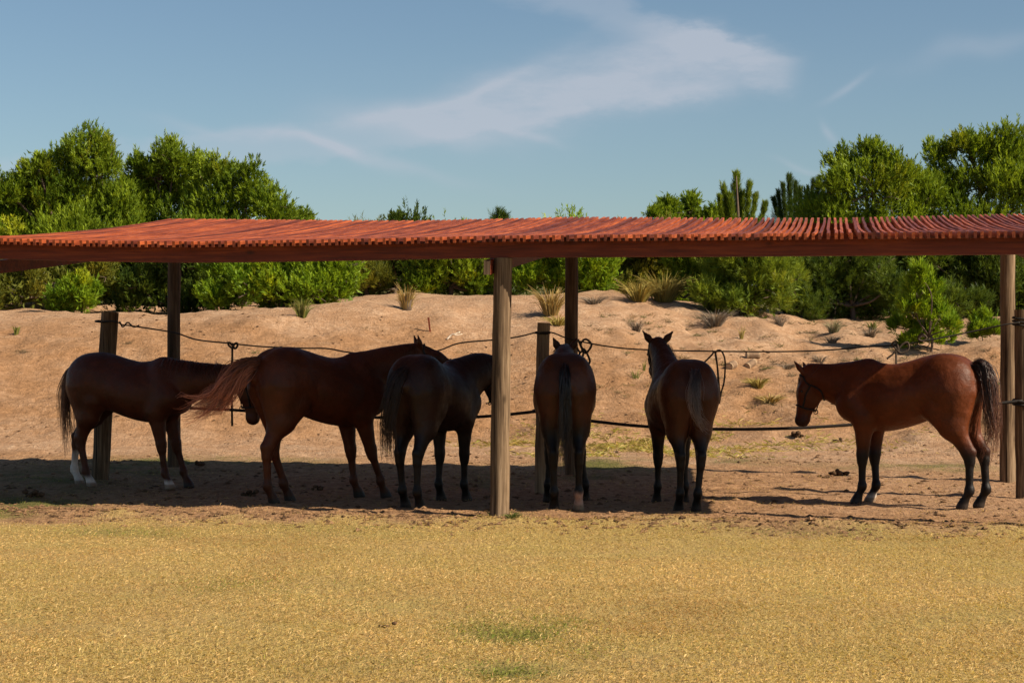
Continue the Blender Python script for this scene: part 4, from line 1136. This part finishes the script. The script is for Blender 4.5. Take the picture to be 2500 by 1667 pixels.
plant('wattle_bush', 'dark green bush behind the dry tuft on the dune crest', 'bush', 970, 47, [(950, 620, 70, 65), (1010, 640, 60, 60), (930, 680, 60, 40), (1000, 590, 80, 60), (965, 545, 20, 20)], 'dark', GT, seed=11)
plant('wattle_bush', 'green bush with upright shoots left of the front roof post', 'bush', 1090, 44.5, [(1060, 650, 60, 70), (1110, 680, 60, 55), (1090, 620, 80, 70), (1160, 670, 55, 60), (1180, 610, 70, 60)], 'green', GT, seed=12)
plant('pine_bush', 'dark feathery pine bush between the front roof post and the fence', 'bush', 1230, 47.5, [(1225, 660, 45, 50), (1270, 650, 50, 60), (1240, 610, 70, 60), (1221, 540, 12, 18)], 'pined', GT, kind='pine', seed=13)
plant('wattle_bush', 'bright bush either side of the middle rear roof post', 'bush', 1400, 44.0, [(1350, 650, 60, 65), (1430, 645, 65, 65), (1485, 665, 45, 50), (1310, 670, 40, 45), (1400, 600, 110, 60), (1420, 700, 80, 30)], 'bright', GT, seed=14)
plant('wattle_bush', 'brownish olive bush on the low crest right of the bright bush', 'bush', 1590, 48.5, [(1560, 650, 60, 45), (1620, 640, 60, 60), (1500, 620, 60, 50), (1580, 590, 90, 50)], 'olive', GT, seed=15)
plant('wattle_bush', 'green bush left of the young pine', 'bush', 1690, 45.5, [(1680, 660, 60, 60), (1730, 690, 45, 50), (1700, 610, 80, 60)], 'green', GT, seed=16)
plant('young_pine', 'bright bushy young pine standing on the sand under the roof', 'pine', 1840, 40.5, [(1770, 690, 60, 65), (1850, 680, 80, 80), (1910, 690, 60, 60), (1820, 730, 80, 35), (1880, 640, 70, 60), (1800, 630, 70, 60)], 'pine', GT, kind='pine', seed=17)
def pine_top(name, label, px, Z, spires, pal, seed, low):
    rr = np.random.default_rng(seed)
    bx = (px - 1250) / F * Z; b0 = np.array([bx, Z, float(terr(bx, Z))]); root = empty(name, tuple(b0)); tag(root, label, 'pine', GT)
    Vs, Qs, Cs, n0 = [], [], [], 0; c0, c1 = map(np.array, PAL[pal]); mt = MB()
    top = P(spires[0][0], spires[0][1], Z); mt.tube(catmull([b0 - (0, 0, .2), (b0 + top) / 2 + (.05, 0, 0), top], 10) - b0, np.linspace(.11, .015, 10), 7)
    for (sx, sy, ln, wd) in spires:
        tp = P(sx, sy, Z + rr.uniform(-.4, .4)); L = ln / F * Z; w = wd / F * Z
        ax0 = b0 * np.array([1, 1, 0]) + np.array([0, 0, tp[2] - L]); root_p = np.array([tp[0] * .75 + b0[0] * .25, tp[1] * .75 + b0[1] * .25, tp[2] - L])
        axis_ = catmull([root_p, root_p * .4 + tp * .6 + (0, 0, -.03), tp], 30)
        mt.tube(catmull([np.array([b0[0] * .6 + root_p[0] * .4, b0[1] * .6 + root_p[1] * .4, root_p[2] - .3]), root_p, tp], 8) - b0, np.linspace(.03, .008, 8), 5)
        n = int(60 + 130 * L); k = rr.random(n); p = axis_[(k * 29).astype(int)] + rr.normal(0, .10, (n, 3)) * w * np.array([1, 1, .3])
        d = np.gradient(axis_, axis=0)[(k * 29).astype(int)]; d /= np.linalg.norm(d, axis=1)[:, None]; d = d + rr.normal(0, .16, (n, 3)); d /= np.linalg.norm(d, axis=1)[:, None]
        ok = p[:, 2] < tp[2] - .03; p, d = p[ok], d[ok]; n = len(p)
        cols = c0 + (c1 - c0) * np.clip(rr.normal(.5, .25, (n, 1)), 0, 1)
        v, q, cl = leaves_on(p, d, np.full(n, .12), 14, .30 * w + .04, .012, .45, cols, rr); Vs.append(v); Qs.append(q + n0); Cs.append(cl); n0 += len(v)
    for (bx_, by_, rx, ry) in low:
        c = P(bx_, by_, Z); r = np.array([rx, (rx + ry) / 2, ry]) / F * Z; n = int(260 * r[0] * r[2] + 150)
        w = rr.normal(0, 1, (n, 3)); w /= np.linalg.norm(w, axis=1)[:, None]; p = c + w * r * (rr.random(n) ** .4)[:, None]; d = w * .5 + np.array([0, 0, .8]); d /= np.linalg.norm(d, axis=1)[:, None]
        cols = c0 + (c1 - c0) * np.clip(rr.normal(.45, .25, (n, 1)), 0, 1)
        v, q, cl = leaves_on(p, d, np.full(n, .35), 18, .14, .012, .7, cols, rr); Vs.append(v); Qs.append(q + n0); Cs.append(cl); n0 += len(v)
    mt.build('trunk', M['bark'], root, True, False)
    mesh_np('crown', np.vstack(Vs) - b0, np.vstack(Qs), M['leaf'], root, colors=np.vstack(Cs))
pine_top('pine_tree', 'pine with upright light green candle shoots above the roof, right of centre', 1800, 46,
         [(1798, 430, 120, 34), (1768, 455, 90, 26), (1830, 452, 90, 26), (1782, 480, 70, 30), (1812, 475, 70, 30), (1758, 485, 60, 22), (1845, 480, 70, 24), (1868, 500, 50, 22)], 'pine', 31, [(1800, 590, 70, 50), (1820, 650, 90, 60)])
pine_top('pine_tree', 'dark spiky pine farther back, right of the light candle-shoot pine', 1940, 56,
         [(1928, 434, 120, 26), (1912, 452, 90, 20), (1943, 450, 90, 20), (1900, 470, 70, 20), (1955, 462, 70, 18), (1985, 445, 100, 20), (2000, 440, 100, 22), (1890, 488, 50, 20), (1970, 470, 60, 20), (2012, 455, 80, 20)], 'pined', 32, [(1930, 570, 55, 50), (1990, 570, 60, 60)])
plant('wattle_tree', 'thin-topped leafy tree peeking above the roof, left of the candle-shoot pine', 'tree', 1650, 50, [(1630, 505, 24, 24), (1688, 500, 26, 26), (1645, 535, 40, 30), (1595, 525, 22, 18), (1700, 545, 45, 35), (1740, 530, 25, 25), (1660, 590, 90, 60)], 'green', GT, seed=18)
plant('wattle_tree', 'broad leafy tree with a pointed top above the roof, right side', 'tree', 2140, 43.0,
      [(2130, 400, 52, 48), (2065, 410, 45, 45), (2040, 450, 45, 50), (2130, 470, 100, 75), (2050, 530, 80, 70), (2200, 460, 60, 60), (2230, 520, 80, 70), (2120, 580, 110, 60), (2190, 420, 50, 45), (2000, 520, 60, 55), (2260, 460, 55, 60)], 'green', GT, seed=19, trunkr=.1)
plant('wattle_tree', 'largest leafy tree at the right edge above the roof', 'tree', 2420, 44.0,
      [(2370, 365, 62, 48), (2300, 385, 42, 36), (2450, 370, 70, 60), (2400, 440, 100, 80), (2310, 470, 60, 60), (2490, 460, 90, 80), (2380, 540, 120, 60), (2550, 420, 90, 90), (2560, 560, 110, 90)], 'green', GT, seed=20, trunkr=.12)
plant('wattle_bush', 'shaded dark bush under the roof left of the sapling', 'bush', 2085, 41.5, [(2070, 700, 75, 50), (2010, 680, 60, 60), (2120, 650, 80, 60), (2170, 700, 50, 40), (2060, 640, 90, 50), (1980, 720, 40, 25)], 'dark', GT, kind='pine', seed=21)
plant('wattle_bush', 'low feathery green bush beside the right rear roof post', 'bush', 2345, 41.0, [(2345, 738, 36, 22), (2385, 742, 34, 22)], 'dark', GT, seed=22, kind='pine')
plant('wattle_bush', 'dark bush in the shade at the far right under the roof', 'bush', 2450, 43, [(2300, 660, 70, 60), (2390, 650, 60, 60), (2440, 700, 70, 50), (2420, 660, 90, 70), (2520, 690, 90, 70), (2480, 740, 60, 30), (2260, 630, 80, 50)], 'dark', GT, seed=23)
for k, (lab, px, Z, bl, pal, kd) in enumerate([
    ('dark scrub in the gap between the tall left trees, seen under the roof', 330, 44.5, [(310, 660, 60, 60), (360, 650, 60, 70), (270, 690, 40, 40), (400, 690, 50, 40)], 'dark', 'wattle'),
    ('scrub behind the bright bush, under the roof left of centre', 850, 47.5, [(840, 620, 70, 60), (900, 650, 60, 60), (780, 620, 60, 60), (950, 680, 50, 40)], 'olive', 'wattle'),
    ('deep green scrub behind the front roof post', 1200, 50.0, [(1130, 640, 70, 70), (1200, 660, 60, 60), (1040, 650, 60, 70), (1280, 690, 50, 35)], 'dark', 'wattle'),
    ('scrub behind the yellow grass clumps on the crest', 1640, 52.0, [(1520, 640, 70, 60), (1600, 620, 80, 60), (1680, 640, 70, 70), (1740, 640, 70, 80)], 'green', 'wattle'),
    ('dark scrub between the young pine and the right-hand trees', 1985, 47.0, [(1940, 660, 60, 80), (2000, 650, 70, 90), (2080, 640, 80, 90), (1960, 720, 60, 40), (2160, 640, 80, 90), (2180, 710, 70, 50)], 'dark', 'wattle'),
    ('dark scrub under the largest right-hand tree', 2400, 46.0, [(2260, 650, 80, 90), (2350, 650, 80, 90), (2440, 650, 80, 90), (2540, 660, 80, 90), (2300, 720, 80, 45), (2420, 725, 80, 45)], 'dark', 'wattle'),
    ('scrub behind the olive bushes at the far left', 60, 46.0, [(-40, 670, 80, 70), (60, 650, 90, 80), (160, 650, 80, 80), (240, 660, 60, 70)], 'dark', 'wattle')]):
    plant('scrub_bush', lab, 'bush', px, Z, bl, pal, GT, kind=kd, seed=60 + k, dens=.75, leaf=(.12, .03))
# saplings standing on the sand slope
b_ = hit(2272, 858)
plant('wattle_sapling', 'light green young sapling alone on the sand, beyond the bay horse', 'sapling', 2272, b_[1],
      [(2245, 672, 12, 30), (2238, 715, 20, 30), (2275, 715, 20, 32), (2222, 760, 24, 26), (2262, 765, 26, 30), (2300, 765, 20, 26), (2205, 800, 26, 16), (2320, 800, 24, 16), (2255, 815, 36, 20), (2290, 830, 36, 16), (2228, 838, 30, 12)], 'bright', GT, seed=24, leaf=(.12, .022), dens=.8, trunkr=.028, basept=b_)
b_ = hit(2402, 832)
plant('wattle_sapling', 'tiny sprig sapling on the sand beside the right rear post', 'sapling', 2402, b_[1], [(2400, 800, 20, 26), (2425, 815, 20, 14), (2385, 820, 18, 12)], 'bright', GT, seed=25, leaf=(.11, .017), dens=1.3, trunkr=.014, basept=b_)

# grass tufts and dry shrublets on the dune
def tuft(label, px, py, h, spread, n, pal, seed, cat='grass tuft', name='grass_tuft', base=None, w=.010):
    rr = np.random.default_rng(seed); b0 = hit(px, py); root = tag(empty(name, tuple(b0)), label, cat, 'tufts on the dune'); k = b0[1] / F
    H_ = h * k; S_ = spread * k; V, Q, C, m = [], [], [], 0; mb = MB()
    for i in range(n):
        a = rr.random() * 6.28; r = rr.random() ** .6; L = H_ * rr.uniform(.5, 1.1); d = np.array([math.cos(a), math.sin(a), 0])
        s0 = d * S_ * .25 * r; p = catmull([s0 - (0, 0, .03), s0 + d * S_ * .35 * r + (0, 0, L * .6), s0 + d * S_ * (.6 + .5 * rr.random()) * r + (0, 0, L * rr.uniform(.6, 1.0))], 6)
        p[:, 2] += terr(p[:, 0] + b0[0], p[:, 1] + b0[1]) * 0
        c = np.array(pal[0]) + (np.array(pal[1]) - pal[0]) * rr.random()
        v, q, t = tube(p, w * np.linspace(1, .15, 6), 3, False); mb.add(v, q, t, c * (.7 + .6 * rr.random()))
    mb.build('blades', M['grass'], root)
    if base:
        mb = MB(); mb.tube(np.array([(0, 0, -.1), (0.02, 0, .2), (.0, 0, .5 * H_)]), np.array([.09, .12, .07]), 8)
        mb.build('stump', M['bark'], root, True, False)
DRY = ((.30, .22, .08), (.52, .40, .17)); GRN = ((.10, .14, .03), (.30, .28, .08)); GRY = ((.16, .13, .11), (.34, .28, .22)); YEL = ((.28, .24, .06), (.45, .36, .12))
tuft('stumpy dry grass tussock on the dune crest, left of the front roof post', 992, 757, 68, 38, 130, DRY, 1, base=True)
tuft('tall dry tussock between the front and middle rear roof posts', 1345, 770, 80, 60, 190, DRY, 2)
tuft('low dry tussock just below the tall one, by the rear roof post', 1362, 795, 28, 46, 90, YEL, 3)
tuft('large yellow grass clump on the crest right of the rear post', 1560, 735, 55, 70, 230, YEL, 4)
tuft('tall yellow grass clump behind, on the crest right of the rear post', 1620, 735, 75, 85, 240, YEL, 5)
tuft('pale grass clump at the left foot of the young pine', 1740, 757, 50, 60, 160, GRN, 6)
tuft('grass clump at the right foot of the young pine', 1930, 762, 40, 60, 140, GRN, 7)
tuft('thin grass clump between the young pine and the sapling', 2030, 765, 45, 60, 130, GRN, 8)
tuft('dry grass fringe below the shaded dark bush', 2130, 768, 30, 80, 120, DRY, 9)
tuft('upright green grass at the foot of the bright bush', 737, 775, 55, 36, 70, GRN, 10)
tuft('small green seedling tuft alone on the left sand', 40, 818, 26, 12, 26, GRN, 11, w=.014)
tuft('large grey dry shrublet right of centre on the sand', 1745, 795, 42, 62, 200, GRY, 12, 'shrublet', 'dry_shrublet', w=.007)
tuft('grey shrublet low on the sand, left of the sapling', 2030, 838, 22, 30, 110, GRY, 13, 'shrublet', 'dry_shrublet', w=.007)
tuft('pale grey-green shrublet above the hitching line', 2035, 812, 36, 36, 120, ((.20, .20, .12), (.36, .34, .22)), 14, 'shrublet', 'dry_shrublet', w=.006)
tuft('small shrublet near the crest, left of the pale one', 1905, 795, 28, 26, 80, GRY, 15, 'shrublet', 'dry_shrublet', w=.006)
tuft('grey shrublet beside the middle rear post on the crest', 1450, 742, 22, 45, 110, GRY, 16, 'shrublet', 'dry_shrublet', w=.007)
tuft('brown shrublet on the sand, above the raised horse head', 1555, 808, 30, 30, 90, GRY, 17, 'shrublet', 'dry_shrublet', w=.007)
tuft('low brown shrublet under the sapling, left', 2125, 822, 26, 34, 90, GRY, 18, 'shrublet', 'dry_shrublet', w=.007)
tuft('greenish tuft beside the low brown shrublet', 2130, 805, 24, 22, 40, GRN, 19)
tuft('thin yellow stalk tuft above the hitching line, left of the large grey shrublet', 1810, 828, 42, 14, 16, YEL, 20)
tuft('grey-green tuft below the line, beside the cut logs', 2000, 885, 20, 30, 80, GRY, 21, 'shrublet', 'dry_shrublet', w=.006)
tuft('pale tuft on the slope left of the facing horse', 1920, 900, 18, 40, 80, GRY, 22, 'shrublet', 'dry_shrublet', w=.006)
tuft('straw tuft on the slope right of the raised-head horse', 1850, 945, 26, 40, 90, YEL, 23)
tuft('dry tuft on the slope close to the facing horse head', 1880, 985, 26, 50, 90, DRY, 24)
tuft('thin green blades on the sand, between the two horses seen from behind', 1550, 925, 26, 30, 22, GRN, 25, w=.007)
tuft('tall thin green blade tuft, right of those, near the raised-head horse', 1572, 905, 34, 10, 10, GRN, 26, w=.007)
tuft('green grass tuft at the left foot of the front roof post', 1207, 1262, 16, 26, 60, ((.05, .09, .015), (.14, .17, .04)), 31, w=.004)
tuft('green grass tuft at the right foot of the front roof post', 1252, 1264, 13, 30, 60, ((.05, .09, .015), (.14, .17, .04)), 32, w=.004)
rr = np.random.default_rng(77)
# many tiny sprigs nobody would count
mb = MB()
for i in range(240):
    px = rr.uniform(1380, 2440); py = 770 + 230 * rr.random() ** 1.3
    if rr.random() < .05: px = rr.uniform(0, 1150); py = rr.uniform(780, 1000)
    if px > 1380 and px < 1700 and py > 880 and rr.random() < .5: continue
    b0 = hit(px, py)
    c = (np.array([.20, .16, .10]), np.array([.30, .22, .12]), np.array([.17, .17, .07]))[rr.integers(3)]
    for k in range(rr.integers(10, 34)):
        a = rr.random() * 6.28; L = rr.uniform(.03, .16) * (.4 + rr.random()); d = np.array([math.cos(a), math.sin(a), 0])
        o2 = np.array([rr.normal(0, .05), rr.normal(0, .05), 0]); p = np.array([b0 + o2, b0 + o2 + d * L * .4 + (0, 0, L * .5 * rr.random()), b0 + o2 + d * L * .9 + (0, 0, L * .6 * rr.random())]); v, q, t = tube(p, np.array([.004, .003, .0008]), 3, False); mb.add(v, q, t, c * (.6 + .8 * rr.random()))
o = mb.build('dune_sprigs', M['grass']); tag(o, 'tiny dry sprigs dotted over the sand slope', 'sprigs', kind='stuff')

# ------------------------------------------------------------------ small things lying about
def log(label, px, py, L, r, rz, pitch_, seed):
    b0 = hit(px, py); mb = MB(); n = 6; sd = 10; x = np.linspace(-L / 2, L / 2, n); rad = np.full(n, r); v, q, t = tube(np.stack([x, x * 0, x * 0], 1), rad, sd)
    c = np.tile(np.array([.17, .11, .07]), (len(v), 1)); c[-2:] = (.50, .36, .22); c[:sd] = (.34, .24, .15); c[-2 - sd:-2] = (.34, .24, .15)
    mb.add(v, q, t, c); o = mb.build('cut_log', M['log']); o.location = (b0[0], b0[1], b0[2] + r * .75); o.rotation_euler = (0, pitch_, rz)
    tag(o, label, 'log', 'cut logs on the sand')
log('upper of the cut logs on the sand, its dark side to us', 1838, 874, .26, .075, deg(10), 0, 1)
log('tilted cut log with pale sawn end, middle of the three', 1832, 896, .26, .07, deg(-130), deg(20), 2)
log('lowest cut log, pale sawn end, just right of the raised-head horse', 1786, 900, .24, .075, deg(-120), deg(10), 3)
b0 = hit(1050, 810); mb = MB(); mb.box((-.016, -.016, -.1), (.016, .016, .27)); o = mb.build('wooden_stake', M['red_wood'], None, False, False); o.location = tuple(b0); o.rotation_euler = (0, deg(-7), 0)
tag(o, 'small reddish wooden stake stuck in the sand slope', 'stake')
b0 = hit(1108, 832); mb = MB(); mb.tube(catmull([(-.14, 0, .01), (-.05, .02, .10), (.02, 0, .12), (.12, .02, .16)], 10), np.linspace(.02, .009, 10), 6, (.60, .52, .42)); mb.tube(catmull([(.0, 0, .115), (.05, 0, .10), (.16, .03, .12)], 6), np.linspace(.012, .006, 6), 5, (.6, .52, .42))
o = mb.build('bleached_stick', M['log'], None, True); o.location = tuple(b0); tag(o, 'bleached forked stick on the sand above the second horse head', 'stick')
def dung(label, px, py, n, size, seed, sp=1.0):
    rr = np.random.default_rng(seed); b0 = hit(px, py, 7.0); mb = MB()
    for i in range(n):
        s_ = size * rr.uniform(.6, 1.1); v = _ico * (1 + .3 * (rr.random((12, 1)) - .5)) * s_ * np.array([1.1, 1, .8]); mb.add(v + (rr.normal(0, size * 1.6 * sp), rr.normal(0, size * 1.2), s_ * .5 + (size * .8 if i < n // 4 else 0)), None, _icf, np.array([.085, .05, .028]) * (.7 + .7 * rr.random()))
    o = mb.build('dung_pile', M['clod'], None, True); o.location = tuple(b0); tag(o, label, 'dung', 'horse droppings')
    return o
dung('dark dung heap on the sand left of the profile horse', 2045, 1158, 10, .036, 1)
dung('low flattened dung left of the larger heap', 2010, 1166, 6, .022, 2, .9)
dung('dung lump in the green grass between the two chestnut horses', 488, 1136, 7, .04, 3, .7)
dung('flattened dung in the shade at the far left', 85, 1212, 10, .032, 4, .8)
dung('dung in the shade under the second chestnut horse', 610, 1210, 12, .032, 5, .8)
dung('scattered dung right of the dung in shade, behind the hind hooves', 780, 1195, 9, .03, 6, .8)
dung('dung on the sand beyond the profile horse chest, upper', 1945, 1065, 10, .04, 7, .9)
dung('dung lump on the sand left of the horse knees', 2040, 1078, 6, .035, 8, .8)
dung('small dark dropping alone on the foreground grass', 942, 1530, 5, .014, 9, .8)

# ------------------------------------------------------------------ lead ropes hung on the hitching line
def lead(label, curves, r=.010):
    mb = MB()
    for c in curves: mb.tube(catmull(c, len(c) * 7), r, 6)
    o = mb.build('lead_rope', M['rope'], None, True, False); return tag(o, label, 'lead rope', 'lead ropes knotted on the hitching line')
def fc(pts, off=-.03): return [fence(x, y, off) for x, y in pts]
lead('knotted lead rope hanging from the line behind the leftmost horse neck', [fc([(566, 850), (558, 842), (560, 836), (568, 844), (574, 851), (580, 843), (576, 837), (568, 848), (567, 870), (566, 900), (566, 960), (567, 1040)])], .012)
lead('small loop of lead rope on the line above the second horse withers', [fc([(950, 872), (944, 860), (952, 853), (962, 856), (966, 866), (960, 876)])], .010)
lead('looped lead rope knot on the line beside the horse seen from straight behind', [fc([(1412, 900), (1424, 862), (1418, 840), (1430, 828), (1444, 842), (1430, 862), (1420, 850), (1412, 832), (1404, 836), (1416, 860), (1426, 852), (1440, 880), (1432, 892), (1420, 880), (1424, 866)], -.08), fc([(1398, 842), (1402, 830), (1414, 830)], -.08), fc([(1416, 858), (1412, 880), (1408, 910)], -.08)], .012)
lead('lead rope in a long hanging loop right of the raised-head horse', [fc([(1718, 886), (1738, 866), (1744, 858), (1750, 880), (1754, 940), (1758, 975), (1752, 900), (1747, 862), (1760, 856), (1770, 880), (1768, 930), (1760, 960), (1756, 985)], -.08)], .010)
lead('lead rope tied in two loops above the profile horse back', [fc([(2165, 876), (2180, 864), (2194, 850), (2204, 840), (2216, 836), (2218, 852), (2200, 862), (2186, 850), (2178, 840), (2186, 834), (2192, 848), (2188, 862), (2188, 890)], -.08), fc([(2240, 822), (2252, 816), (2262, 824), (2254, 832), (2242, 828), (2250, 820)], -.06)], .011)
